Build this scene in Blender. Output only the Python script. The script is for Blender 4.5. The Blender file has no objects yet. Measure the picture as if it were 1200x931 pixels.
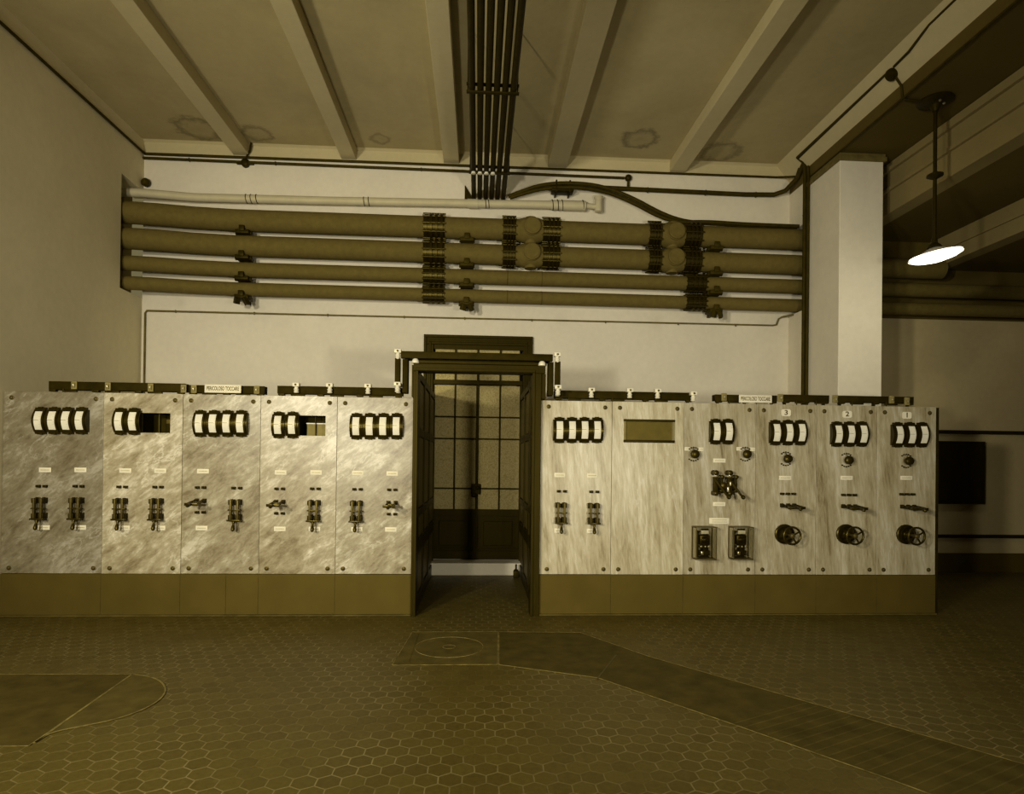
import bpy, bmesh, math, random
from mathutils import Vector, Matrix
random.seed(7)
C = bpy.context.scene.collection
PI = math.pi

# ------------------------------------------------------------------ camera numbers
F, PX, PY = 725.07, 601.0, 535.59
YAW, ROLL, PITCH = 0.0562685, 0.0119337, 0.0059204
EYE = Vector((0, 0, 1.49))
fw = Vector((math.sin(YAW)*math.cos(PITCH), math.cos(YAW)*math.cos(PITCH), math.sin(PITCH)))
r0 = Vector((math.cos(YAW), -math.sin(YAW), 0))
u0 = r0.cross(fw)
rt = r0*math.cos(ROLL) + u0*math.sin(ROLL)
up = -r0*math.sin(ROLL) + u0*math.cos(ROLL)
D, DB = 5.966, 8.293          # distance of the marble boards, of the back wall
XL = -4.385                   # left wall

def ray(x, y): return fw + rt*((x-PX)/F) - up*((y-PY)/F)
def aty(x, y, Y):
    d = ray(x, y); return EYE + d*(Y/d.y)
def atz(x, y, Z):
    d = ray(x, y); return EYE + d*((Z-EYE.z)/d.z)
def atx(x, y, X):
    d = ray(x, y); return EYE + d*(X/d.x)

cam = bpy.data.cameras.new('camera'); co = bpy.data.objects.new('camera', cam); C.objects.link(co)
cam.sensor_fit = 'HORIZONTAL'; cam.sensor_width = 36; cam.lens = F/1200*36
cam.shift_x = (600-PX)/1200; cam.shift_y = (PY-465.5)/1200
cam.clip_start = .05; cam.clip_end = 100
m = Matrix((rt, up, -fw)).transposed().to_4x4(); m.translation = EYE
co.matrix_world = m
bpy.context.scene.camera = co

# ------------------------------------------------------------------ materials
def lin(c):
    return tuple(((v/255)/12.92 if v/255 <= .04045 else ((v/255+.055)/1.055)**2.4) for v in c)+(1,)
class NT:
    def __init__(s, name):
        s.m = bpy.data.materials.new(name); s.m.use_nodes = True; s.t = s.m.node_tree
        s.b = s.t.nodes['Principled BSDF']
        s.b.inputs['Specular Tint'].default_value = (1, .78, .2, 1)
    def n(s, ty, **k):
        nd = s.t.nodes.new(ty)
        for a, v in k.items(): setattr(nd, a, v)
        return nd
    def l(s, a, b): s.t.links.new(a, b)
    def math(s, op, a, b=None, c=None):
        nd = s.n('ShaderNodeMath', operation=op)
        for i, v in enumerate((a, b, c)):
            if v is None: continue
            if isinstance(v, (int, float)): nd.inputs[i].default_value = v
            else: s.l(v, nd.inputs[i])
        return nd.outputs[0]
    def vm(s, op, a, b=None):
        nd = s.n('ShaderNodeVectorMath', operation=op)
        for i, v in enumerate((a, b)):
            if v is None: continue
            if isinstance(v, tuple): nd.inputs[i].default_value = v
            else: s.l(v, nd.inputs[i])
        return nd.outputs['Value'] if op == 'DOT_PRODUCT' else nd.outputs[0]
    def noise(s, vec, scale, detail=4, rough=.55, dist=0):
        nd = s.n('ShaderNodeTexNoise'); s.l(vec, nd.inputs['Vector'])
        nd.inputs['Scale'].default_value = scale; nd.inputs['Detail'].default_value = detail
        nd.inputs['Roughness'].default_value = rough; nd.inputs['Distortion'].default_value = dist
        return nd.outputs['Fac']
    def ramp(s, f, stops):
        nd = s.n('ShaderNodeValToRGB'); s.l(f, nd.inputs[0]); e = nd.color_ramp.elements
        while len(e) < len(stops): e.new(.5)
        for i, (p, c) in enumerate(stops):
            e[i].position = p; e[i].color = c if len(c) == 4 else c+(1,)
        return nd.outputs[0]
    def mix(s, f, a, b, mode='MIX'):
        nd = s.n('ShaderNodeMix', data_type='RGBA', blend_type=mode)
        for sock, v in ((nd.inputs[0], f), (nd.inputs[6], a), (nd.inputs[7], b)):
            if isinstance(v, (int, float)): sock.default_value = v
            elif isinstance(v, tuple): sock.default_value = v
            else: s.l(v, sock)
        return nd.outputs[2]
    def bump(s, h, strength=.3, dist=.01):
        nd = s.n('ShaderNodeBump'); nd.inputs['Strength'].default_value = strength
        nd.inputs['Distance'].default_value = dist; s.l(h, nd.inputs['Height'])
        s.l(nd.outputs[0], s.b.inputs['Normal'])
    def col(s, c):
        if isinstance(c, tuple): s.b.inputs['Base Color'].default_value = c
        else: s.l(c, s.b.inputs['Base Color'])
    def pos(s): return s.n('ShaderNodeNewGeometry').outputs['Position']
    def obj(s): return s.n('ShaderNodeTexCoord').outputs['Object']

def A(r, g, b): return (r, g, b, 1)
def shade(c, k): return (c[0]*k, c[1]*k, c[2]*k, 1)

def simple(name, c, rough=.6, metal=0, var=.25, scale=12, spec=.5, bump=.1):
    t = NT(name); p = t.pos()
    n = t.noise(p, scale, 4)
    t.col(t.ramp(n, [(.3, shade(c, 1-var)), (.7, shade(c, 1+var))]))
    t.b.inputs['Roughness'].default_value = rough; t.b.inputs['Metallic'].default_value = metal
    t.b.inputs['Specular IOR Level'].default_value = spec
    if bump: t.bump(n, bump, .004)
    return t.m

def plaster(name, c, var=.06, stains=(), soft=False):
    t = NT(name); p = t.pos()
    big = t.noise(p, .9, 5, .6, .4); fine = t.noise(p, 14, 4, .6)
    col = t.ramp(big, [(.3, shade(c, 1-var*1.6)), (.7, shade(c, 1+var))])
    col = t.mix(.25, col, t.ramp(fine, [(.35, shade(c, .86)), (.65, shade(c, 1.05))]))
    for (x, y, z, r, k) in stains:      # old damp rings and smudges
        off = t.vm('SUBTRACT', p, (x, y, z))
        nz = t.noise(p, 9, 3, .6)
        ln = t.n('ShaderNodeVectorMath', operation='LENGTH'); t.l(off, ln.inputs[0])
        d = t.math('ADD', t.math('DIVIDE', ln.outputs['Value'], r), t.math('MULTIPLY', t.math('SUBTRACT', nz, .5), .9))
        f = t.ramp(d, [(0, A(.35, .35, .35)), (.45, A(.15, .15, .15)), (.75, A(1, 1, 1)), (1.0, A(0, 0, 0))] if not soft else [(0, A(.5, .5, .5)), (1, A(0, 0, 0))])
        col = t.mix(t.math('MULTIPLY', f, k), col, shade(c, .45))
    t.col(col); t.b.inputs['Roughness'].default_value = .85
    t.bump(fine, .12, .01)
    return t.m

WALLC = A(.70, .645, .50)
M = {}
M['wall'] = plaster('wall_plaster', WALLC, soft=True, stains=[
    (-3.9, DB, 3.5, .12, .35), (-2.9, DB, 3.45, .2, .25), (-2.0, DB, 3.4, .15, .3), (-.35, DB, 3.45, .12, .3), (1.1, DB, 3.4, .12, .25), (2.4, DB, 3.4, .14, .3), (3.9, DB, 3.42, .12, .25), (.7, DB, 5.05, .25, .25), (3.6, DB, 5.3, .2, .2)])
M['wall_side'] = plaster('side_wall_plaster', A(.76, .685, .45))
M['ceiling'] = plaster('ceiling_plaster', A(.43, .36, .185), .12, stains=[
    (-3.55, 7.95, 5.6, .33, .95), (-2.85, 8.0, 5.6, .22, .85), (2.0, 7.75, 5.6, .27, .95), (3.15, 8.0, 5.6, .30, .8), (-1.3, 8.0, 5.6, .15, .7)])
M['beam'] = plaster('beam_plaster', A(.50, .43, .24), .05)
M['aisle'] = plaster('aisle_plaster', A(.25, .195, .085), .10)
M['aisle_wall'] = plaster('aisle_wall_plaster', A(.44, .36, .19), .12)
M['soffit'] = plaster('dark_soffit', A(.085, .06, .014), .15)  # even dark tone of the main beam, aisle ceilings and wall band
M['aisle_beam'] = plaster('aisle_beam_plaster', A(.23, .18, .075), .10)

def marble(name, vertical, k=1.0):
    t = NT(name); p = t.pos(); oi = t.n('ShaderNodeObjectInfo').outputs['Random']
    cmb = t.n('ShaderNodeCombineXYZ'); t.l(t.math('MULTIPLY', oi, 17.0), cmb.inputs[0]); t.l(t.math('MULTIPLY', oi, 9.0), cmb.inputs[2])
    v = t.vm('ADD', p, cmb.outputs[0])
    mp = t.n('ShaderNodeMapping'); t.l(v, mp.inputs[0]); m2 = t.n('ShaderNodeMapping'); t.l(mp.outputs[0], m2.inputs[0]); w = m2.outputs[0]
    if vertical:
        mp.inputs['Rotation'].default_value = (0, math.radians(5), 0); m2.inputs['Scale'].default_value = (1, 1, .13)
        a = t.noise(w, 15, 8, .72, .3); b = t.noise(w, 55, 4, .65, .2); c = t.noise(w, 4.2, 5, .62, .5)
        c0, c1, c2, c3 = (shade(q, k) for q in (A(.20, .155, .07), A(.35, .295, .165), A(.45, .395, .245), A(.62, .57, .42)))
        st = [(.41, c0), (.495, c1), (.575, c2), (.69, c3)]
    else:
        mp.inputs['Rotation'].default_value = (0, math.radians(-52), 0); m2.inputs['Scale'].default_value = (1, 1, .42)
        a = t.noise(w, 9, 8, .72, .35); b = t.noise(w, 34, 5, .7, .3); c = t.noise(w, 3.4, 5, .62, .5)
        c0, c1, c2, c3 = (shade(q, k) for q in (A(.15, .118, .055), A(.235, .195, .11), A(.31, .27, .165), A(.50, .455, .33)))
        st = [(.44, c0), (.51, c1), (.58, c2), (.67, c3)]
    s = t.math('ADD', t.math('MULTIPLY', a, .55), t.math('MULTIPLY', b, .25))
    s = t.math('ADD', s, t.math('MULTIPLY', c, .32))
    s = t.math('SUBTRACT', s, .005)
    col = t.ramp(s, st)
    rid = t.math('ABSOLUTE', t.math('SUBTRACT', t.noise(w, 6 if vertical else 5, 5, .6, .5), .5))
    vein = t.ramp(rid, [(0, A(1, 1, 1)), (.010, A(.3, .3, .3)), (.025, A(0, 0, 0))])
    col = t.mix(t.math('MULTIPLY', t.math('MULTIPLY', vein, .7), t.ramp(c, [(.45, A(0, 0, 0)), (.6, A(1, 1, 1))])), col, shade(A(.68, .63, .48), .9*k))
    t.col(col); t.b.inputs['Roughness'].default_value = .34; t.b.inputs['Specular IOR Level'].default_value = .36; t.b.inputs['Specular Tint'].default_value = (1, .98, .93, 1)
    t.bump(b, .03, .003)
    return t.m
M['marble_l'] = marble('cloudy_marble', False, 1.22)
M['marble_r'] = marble('grained_marble', True)
M['marble_r2'] = marble('deep_grained_marble', True, .8)
M['marble_l0'] = marble('dark_cloudy_marble', False, .68)
M['marble_l3'] = marble('mottled_marble', False, 1.08)
M['marble_l5'] = marble('pale_cloudy_marble', False, 1.12)

# floor: hexagonal cement tiles with pale worn joints
def floor_mat():
    t = NT('hexagonal_tiles'); W = .1115
    p = t.pos()
    nz = t.n('ShaderNodeTexNoise'); t.l(p, nz.inputs['Vector']); nz.inputs['Scale'].default_value = 14
    p = t.vm('ADD', p, t.vm('MULTIPLY', t.vm('SUBTRACT', nz.outputs['Color'], (.5, .5, .5)), (.008, .008, 0)))
    q = t.vm('ADD', t.vm('MULTIPLY', p, (1/W, 1/W, 0)), (200.0, 100*1.7320508*2, 0))
    R = (1, 1.7320508, 1); H = (.5, .8660254, 0)
    a = t.vm('SUBTRACT', t.vm('MODULO', q, R), H)
    b = t.vm('SUBTRACT', t.vm('MODULO', t.vm('SUBTRACT', q, H), R), H)
    a = t.vm('MULTIPLY', a, (1, 1, 0)); b = t.vm('MULTIPLY', b, (1, 1, 0))
    da = t.vm('DOT_PRODUCT', a, a); db = t.vm('DOT_PRODUCT', b, b)
    f = t.math('LESS_THAN', da, db)
    mx = t.n('ShaderNodeMix', data_type='VECTOR'); t.l(f, mx.inputs[0]); t.l(b, mx.inputs[4]); t.l(a, mx.inputs[5])
    g = mx.outputs[1]
    ag = t.vm('ABSOLUTE', g)
    hd = t.math('MAXIMUM', t.vm('DOT_PRODUCT', ag, (.5, .8660254, 0)), t.vm('DOT_PRODUCT', ag, (1, 0, 0)))
    joint = t.ramp(hd, [(.455, A(0, 0, 0)), (.487, A(1, 1, 1))])
    cid = t.vm('SUBTRACT', q, g)
    wn = t.n('ShaderNodeTexWhiteNoise', noise_dimensions='2D'); t.l(t.vm('SNAP', t.vm('ADD', cid, (.01, .01, 0)), (.25, .25, .25)), wn.inputs['Vector'])
    wear = t.noise(t.pos(), 1.3, 5, .65, .5); fine = t.noise(t.pos(), 35, 5, .7)
    tile = t.ramp(wn.outputs['Value'], [(0, A(.060, .043, .0065)), (1, A(.095, .071, .0125))])
    tile = t.mix(.5, tile, t.ramp(fine, [(.3, A(.048, .034, .005)), (.7, A(.112, .084, .016))]))
    jf = t.math('MULTIPLY', joint, t.ramp(wear, [(.38, A(.05, .05, .05)), (.62, A(.62, .62, .62))]))
    sp = t.ramp(t.noise(t.pos(), 5, 6, .75, 1.0), [(.60, A(0, 0, 0)), (.72, A(.35, .35, .35))])
    col = t.mix(jf, tile, A(.27, .22, .09)); col = t.mix(t.math('MULTIPLY', sp, .6), col, A(.2, .16, .055))
    t.col(col); t.b.inputs['Roughness'].default_value = .5
    t.b.inputs['Specular IOR Level'].default_value = .25; t.b.inputs['Specular Tint'].default_value = (1, .8, .35, 1)
    t.bump(t.math('SUBTRACT', t.math('MULTIPLY', fine, .2), joint), .25, .004)
    return t.m
M['floor'] = floor_mat()
M['slab'] = simple('cement_slab', A(.076, .058, .014), .8, var=.3, scale=7, spec=.2)
M['slab_dark'] = simple('dark_cement_slab', A(.058, .043, .009), .8, var=.3, scale=7, spec=.2)
M['joint'] = simple('pale_mortar', A(.15, .118, .035), .8, var=.6, scale=18)
M['plinth'] = simple('painted_plinth', A(.066, .046, .0085), .6, var=.12, scale=3.5, spec=.4)
M['pipe'] = simple('grey_pipe_lagging', A(.118, .089, .024), .75, var=.12, scale=16, spec=.3)
M['dark'] = simple('black_iron', A(.016, .011, .001), .5, var=.3, scale=20, spec=.18)
M['black_gloss'] = simple('black_enamel', A(.012, .008, .0007), .34, var=.2, scale=20, spec=.45)
M['ebonite'] = simple('ebonite', A(.015, .010, .0009), .32, var=.2, scale=20, spec=.4)
M['brass'] = simple('dull_brass', A(.06, .045, .014), .45, metal=.3, var=.2, scale=30)
M['steel'] = simple('bright_metal', A(.6, .55, .38), .3, metal=.9, var=.1, scale=20)
M['white_pipe'] = simple('white_painted_pipe', A(.50, .45, .29), .5, var=.06, scale=9)
M['porcelain'] = simple('white_porcelain', A(.72, .67, .5), .3, var=.03)
M['enamel'] = simple('white_enamel', A(.72, .67, .50), .5, var=.03)
M['scale'] = simple('paper_scale', A(.74, .70, .55), .5, var=.04)
M['ink'] = simple('black_ink', A(.05, .038, .01), .6, var=.1)
M['ink_soft'] = simple('worn_lettering', A(.36, .32, .17), .6, var=.2)
M['conduit'] = simple('dark_conduit', A(.032, .023, .003), .55, var=.3, scale=12, spec=.15)
M['conduit_thin'] = simple('brown_conduit', A(.115, .09, .028), .6, var=.3, scale=12)
M['board'] = simple('busbar_board', A(.016, .011, .001), .6, var=.4, scale=9, spec=.12)
M['meter'] = simple('meter_case', A(.014, .0095, .0008), .35, var=.2, spec=.35)
M['inner'] = simple('grey_box', A(.2, .165, .06), .6, var=.2)  # even mid grey of the slot box, frame sides and clamps
M['slot'] = simple('brown_slot_board', A(.07, .052, .011), .5, var=.2)

def wood(name, c):
    t = NT(name); p = t.pos(); mp = t.n('ShaderNodeMapping'); t.l(p, mp.inputs[0]); mp.inputs['Scale'].default_value = (1, 1, .12)
    n = t.noise(mp.outputs[0], 30, 5, .6, .5)
    t.col(t.ramp(n, [(.3, shade(c, .7)), (.7, shade(c, 1.3))])); t.b.inputs['Roughness'].default_value = .45; t.b.inputs['Specular IOR Level'].default_value = .18
    t.bump(n, .06, .003); return t.m
M['wood'] = wood('dark_stained_wood', A(.014, .0095, .0008))
M['wood2'] = wood('dark_wood_panel', A(.018, .0125, .0012))
def patt():
    t = NT('patterned_glass'); p = t.pos()
    vo = t.n('ShaderNodeTexVoronoi'); t.l(p, vo.inputs['Vector']); vo.inputs['Scale'].default_value = 60
    n = t.noise(p, 3, 3)
    c = t.mix(vo.outputs['Distance'], A(.52, .44, .24), A(.25, .20, .075))
    t.col(t.mix(t.math('MULTIPLY', n, .5), c, A(.2, .165, .06)))
    t.b.inputs['Roughness'].default_value = .42; t.bump(vo.outputs['Distance'], .35, .004); return t.m
M['patterned'] = patt()
def clear():
    t = NT('clear_glass'); tr = t.n('ShaderNodeBsdfTransparent'); gl = t.n('ShaderNodeBsdfGlossy'); mx = t.n('ShaderNodeMixShader')
    gl.inputs['Roughness'].default_value = .08; gl.inputs['Color'].default_value = (.9, .88, .75, 1)
    tr.inputs['Color'].default_value = (.93, .92, .86, 1); mx.inputs[0].default_value = .12
    t.l(tr.outputs[0], mx.inputs[1]); t.l(gl.outputs[0], mx.inputs[2]); t.l(mx.outputs[0], t.t.nodes['Material Output'].inputs[0]); return t.m
M['glass'] = clear()
def emit(name, c, s):
    t = NT(name); t.b.inputs['Emission Color'].default_value = c; t.b.inputs['Emission Strength'].default_value = s
    t.b.inputs['Base Color'].default_value = A(.8, .78, .65); n = t.noise(t.pos(), 5); t.bump(n, .02); return t.m
M['glow'] = emit('glowing_opal_glass', A(1, .95, .78), 3.2)

# ------------------------------------------------------------------ mesh helpers
class MB:
    def __init__(s): s.bm = bmesh.new()
    def box(s, x0, x1, y0, y1, z0, z1, bev=0):
        g = bmesh.ops.create_cube(s.bm, size=1)['verts']
        bmesh.ops.scale(s.bm, vec=(abs(x1-x0), abs(y1-y0), abs(z1-z0)), verts=g)
        bmesh.ops.translate(s.bm, vec=((x0+x1)/2, (y0+y1)/2, (z0+z1)/2), verts=g)
        if bev:
            es = {e for v in g for e in v.link_edges}
            bmesh.ops.bevel(s.bm, geom=list(es), offset=bev, segments=2, affect='EDGES', profile=.5)
        return s
    def obox(s, p0, p1, wx, wz, upv=(0, 0, 1), bev=0):
        """bar from p0 to p1 with a wx by wz section"""
        p0, p1 = Vector(p0), Vector(p1); d = (p1-p0); L = d.length; d.normalize()
        a = d.cross(Vector(upv))
        if a.length < 1e-4: a = d.cross(Vector((1, 0, 0)))
        a.normalize(); b = a.cross(d)
        g = bmesh.ops.create_cube(s.bm, size=1)['verts']
        M4 = Matrix((a, d, b)).transposed().to_4x4(); M4.translation = (p0+p1)/2
        bmesh.ops.scale(s.bm, vec=(wx, L, wz), verts=g); bmesh.ops.transform(s.bm, matrix=M4, verts=g)
        if bev:
            es = {e for v in g for e in v.link_edges}
            bmesh.ops.bevel(s.bm, geom=list(es), offset=bev, segments=1, affect='EDGES')
        return s
    def lathe(s, origin, axis, prof, seg=20):
        """prof: list of (distance along axis, radius)"""
        o = Vector(origin); d = Vector(axis).normalized()
        a = d.cross(Vector((0, 0, 1)))
        if a.length < 1e-3: a = Vector((1, 0, 0))
        a.normalize(); b = d.cross(a)
        rings = []
        for (h, r) in prof:
            rings.append([s.bm.verts.new(o+d*h+(a*math.cos(2*PI*i/seg)+b*math.sin(2*PI*i/seg))*max(r, 1e-5)) for i in range(seg)])
        for k in range(len(rings)-1):
            for i in range(seg):
                j = (i+1) % seg
                s.bm.faces.new((rings[k][i], rings[k][j], rings[k+1][j], rings[k+1][i]))
        s.bm.faces.new(list(reversed(rings[0]))); s.bm.faces.new(rings[-1])
        return s
    def cyl(s, p0, p1, r, seg=16):
        p0, p1 = Vector(p0), Vector(p1)
        return s.lathe(p0, p1-p0, [(0, r), ((p1-p0).length, r)], seg)
    def tube(s, pts, r, seg=10, smooth=0):
        pts = [Vector(p) for p in pts]
        for _ in range(smooth):
            q = [pts[0]]
            for i in range(len(pts)-1):
                q += [pts[i]*.75+pts[i+1]*.25, pts[i]*.25+pts[i+1]*.75]
            q.append(pts[-1]); pts = q
        n = None; rings = []
        for i, p in enumerate(pts):
            d = (pts[min(i+1, len(pts)-1)]-pts[max(i-1, 0)]).normalized()
            if n is None:
                n = d.cross(Vector((0, 0, 1)))
                if n.length < 1e-3: n = Vector((1, 0, 0))
            n = (n-d*n.dot(d)).normalized(); b = d.cross(n)
            k = 1
            if 0 < i < len(pts)-1 and not smooth:
                c = (pts[i]-pts[i-1]).normalized().dot((pts[i+1]-pts[i]).normalized()); k = 1/max(.5, math.sqrt((1+c)/2))
            rings.append([s.bm.verts.new(p+(n*math.cos(2*PI*j/seg)+b*math.sin(2*PI*j/seg))*r*(k if k > 1 else 1)) for j in range(seg)])
        for k in range(len(rings)-1):
            for i in range(seg):
                j = (i+1) % seg
                s.bm.faces.new((rings[k][i], rings[k][j], rings[k+1][j], rings[k+1][i]))
        s.bm.faces.new(list(reversed(rings[0]))); s.bm.faces.new(rings[-1])
        return s
    def torus(s, c, axis, R, r, seg=32, ss=8):
        c = Vector(c); d = Vector(axis).normalized(); a = d.cross(Vector((0, 0, 1)))
        if a.length < 1e-3: a = Vector((1, 0, 0))
        a.normalize(); b = d.cross(a); rings = []
        for i in range(seg):
            t = 2*PI*i/seg; e = a*math.cos(t)+b*math.sin(t)
            rings.append([s.bm.verts.new(c+e*(R+r*math.cos(2*PI*j/ss))+d*r*math.sin(2*PI*j/ss)) for j in range(ss)])
        for i in range(seg):
            for j in range(ss):
                s.bm.faces.new((rings[i][j], rings[(i+1) % seg][j], rings[(i+1) % seg][(j+1) % ss], rings[i][(j+1) % ss]))
        return s
    def prism(s, poly, axis, a0, a1):
        """poly: 2D outline; axis 'x': (y,z) outline swept in x; 'y': (x,z); 'z': (x,y)"""
        def P(u, v, w): return {'x': (w, u, v), 'y': (u, w, v), 'z': (u, v, w)}[axis]
        A0 = [s.bm.verts.new(P(u, v, a0)) for u, v in poly]; A1 = [s.bm.verts.new(P(u, v, a1)) for u, v in poly]
        n = len(poly)
        for i in range(n):
            s.bm.faces.new((A0[i], A0[(i+1) % n], A1[(i+1) % n], A1[i]))
        s.bm.faces.new(list(reversed(A0))); s.bm.faces.new(A1)
        return s
    def build(s, name, mat, parent=None, smooth=True, loc=None):
        bmesh.ops.recalc_face_normals(s.bm, faces=s.bm.faces)
        me = bpy.data.meshes.new(name); s.bm.to_mesh(me); s.bm.free()
        me.materials.append(M[mat] if isinstance(mat, str) else mat)
        o = bpy.data.objects.new(name, me); C.objects.link(o)
        if parent: o.parent = parent
        if loc: o.location = loc
        if smooth:
            me.shade_smooth()
            try: me.set_sharp_from_angle(angle=math.radians(35))
            except Exception: pass
        return o

def tag(o, label=None, cat=None, group=None, kind=None):
    if label: o['label'] = label
    if cat: o['category'] = cat
    if group: o['group'] = group
    if kind: o['kind'] = kind
    return o
def thing(name, label, cat, loc=(0, 0, 0), group=None):
    o = bpy.data.objects.new(name, None); C.objects.link(o); o.location = loc; o.empty_display_size = .05
    return tag(o, label, cat, group)
def kids(o): return [c for c in bpy.data.objects if c.parent == o]
def copy_tree(o, parent=None):
    c = o.copy(); C.objects.link(c)
    if parent: c.parent = parent
    for ch in kids(o): copy_tree(ch, c)
    return c
PROTO = {}
def place(key, maker, loc, label, cat, group):
    if key not in PROTO:
        o = maker(); PROTO[key] = o
    else: o = copy_tree(PROTO[key])
    o.location = loc; tag(o, label, cat, group); return o
def struct(name, mb, mat, label=None, parent=None):
    o = mb.build(name, mat, parent, smooth=False)
    if not parent: o['kind'] = 'structure'
    if label: o['label'] = label
    return o
ORD = ['first', 'second', 'third', 'fourth', 'fifth', 'sixth', 'seventh', 'eighth', 'ninth', 'tenth', 'eleventh', 'twelfth']

def text_mesh(txt, name, mat, size, parent, loc, sx=1.0, extr=.0006):
    cu = bpy.data.curves.new('lettering', 'FONT'); cu.body = txt; cu.size = size; cu.align_x = 'CENTER'; cu.align_y = 'CENTER'
    cu.extrude = extr; cu.offset = size*.022
    tmp = bpy.data.objects.new('tmp', cu); C.objects.link(tmp)
    dg = bpy.context.evaluated_depsgraph_get(); me = bpy.data.meshes.new_from_object(tmp.evaluated_get(dg))
    bpy.data.objects.remove(tmp); bpy.data.curves.remove(cu)
    me.transform(Matrix.Rotation(PI/2, 4, 'X') @ Matrix.Diagonal((sx, 1, 1, 1)))
    me.materials.clear(); me.materials.append(M[mat])
    o = bpy.data.objects.new(name, me); C.objects.link(o); o.parent = parent; o.location = loc
    return o

# ------------------------------------------------------------------ room shell
ZC, ZB = 5.60, 5.45
YF = -3.5
PX1 = 4.785
XR = 9.0
YO0, ZO0, ZO1 = 7.79, 3.54, 4.94      # pipe opening in the left wall
s = MB(); s.box(XL-.6, XR+.2, YF, DB+.4, -.2, 0); struct('floor', s, 'floor')
s = MB()
s.box(XL-.25, XL, YF, YO0, 0, ZC); s.box(XL-.25, XL, YO0, DB+.25, 0, ZO0); s.box(XL-.25, XL, YO0, DB+.25, ZO1, ZC)
struct('wall_left', s, 'wall_side')
s = MB(); s.box(XL-.9, XL-.7, YO0-.4, DB+.25, 3.0, 5.4); s.box(XL-.7, XL-.25, YO0-.2, YO0-.02, ZO0-.2, ZO1+.2); s.box(XL-.7, XL-.25, YO0-.2, DB+.2, ZO0-.2, ZO0-.02); s.box(XL-.7, XL-.25, YO0-.2, DB+.2, ZO1+.02, ZO1+.2); s.box(XL-.7, XL-.25, DB, DB+.2, ZO0-.02, ZO1+.02)
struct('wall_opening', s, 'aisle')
DX0, DX1, DZ1 = -.735, .715, 3.15
s = MB()
s.box(XL, DX0, DB, DB+.25, 0, ZC); s.box(DX1, 4.785, DB, DB+.25, 0, ZC); s.box(DX0, DX1, DB, DB+.25, DZ1, ZC)
s.box(DX0, DX1, DB+.2, DB+.25, 0, DZ1)
wb = struct('wall_back', s, 'wall')
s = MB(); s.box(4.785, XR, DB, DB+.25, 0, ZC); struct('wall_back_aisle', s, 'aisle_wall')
s = MB(); s.box(PX1, XR, DB-.012, DB, 3.53, 4.62, .002); struct('trim_5', s, 'soffit')  # dark board added to darken the aisle wall behind the pipes
s = MB(); s.box(XR, XR+.2, YF, DB+.25, 0, ZC); struct('wall_right', s, 'aisle')
s = MB(); s.box(XL-.25, XR+.2, YF-.2, YF, 0, ZC); struct('wall_front', s, 'aisle')
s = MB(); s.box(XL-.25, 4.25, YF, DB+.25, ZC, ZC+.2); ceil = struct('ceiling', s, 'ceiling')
BE = [(-3.245, -3.04), (-1.85, -1.655), (-.505, -.30), (.89, 1.145), (2.56, 2.775)]
for (a, b) in BE:
    s = MB(); s.box(a, b, YF, DB, ZB, ZC, .006); struct('beam', s, 'beam', parent=ceil)
# sloping cove where the ceiling meets wall and main beam
s = MB(); s.prism([(DB-.05, ZC), (DB, ZC-.03), (DB, ZC)], 'x', XL, 4.25)
s.prism([(4.25-.20, ZC), (4.25, ZC-.24), (4.25, ZC)], 'y', YF, DB)
s.box(XL, 4.25, DB-.012, DB, 5.42, ZC, .002); struct('trim_3', s, 'beam')
# main beam over the pier, then stepped ceilings of the aisle
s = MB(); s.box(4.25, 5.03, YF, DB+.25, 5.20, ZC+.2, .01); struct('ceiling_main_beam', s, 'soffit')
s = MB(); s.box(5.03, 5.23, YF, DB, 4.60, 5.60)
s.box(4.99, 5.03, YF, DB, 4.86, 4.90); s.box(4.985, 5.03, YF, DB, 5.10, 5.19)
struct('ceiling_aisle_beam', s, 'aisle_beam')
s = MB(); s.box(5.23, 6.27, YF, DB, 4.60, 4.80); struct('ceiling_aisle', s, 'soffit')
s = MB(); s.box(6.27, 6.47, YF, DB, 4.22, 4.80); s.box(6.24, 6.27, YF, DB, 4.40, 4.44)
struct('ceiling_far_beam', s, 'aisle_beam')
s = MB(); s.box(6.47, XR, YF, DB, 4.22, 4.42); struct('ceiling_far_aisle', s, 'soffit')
# pier
PX0, PX1, PY0 = 4.25, 4.785, 7.10
s = MB(); s.box(PX0, PX1, PY0, 7.89, 0, 5.2, .008)
s.box(PX0, PX1, 7.89, DB, 0, 3.52); s.box(PX0, PX1, 7.89, DB, 4.66, 5.2)
pier = struct('column', s, 'wall')
s = MB(); s.box(PX0-.025, PX1+.03, PY0-.03, 7.89, 5.10, 5.155, .008); s.box(PX0-.012, PX1+.015, PY0-.015, 7.89, 5.155, 5.19); struct('column_cap', s, 'conduit_thin', parent=pier)
# an unseen matching pier right of the picture, placed to shade the aisle wall
s = MB(); s.box(PX0, PX1, 2.6, 3.4, 0, 5.2, .008); struct('column', s, 'wall')
# baseboards
s = MB(); s.box(PX1, XR, DB-.025, DB, 0, .27, .004); struct('baseboard_back', s, 'plinth')

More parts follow.
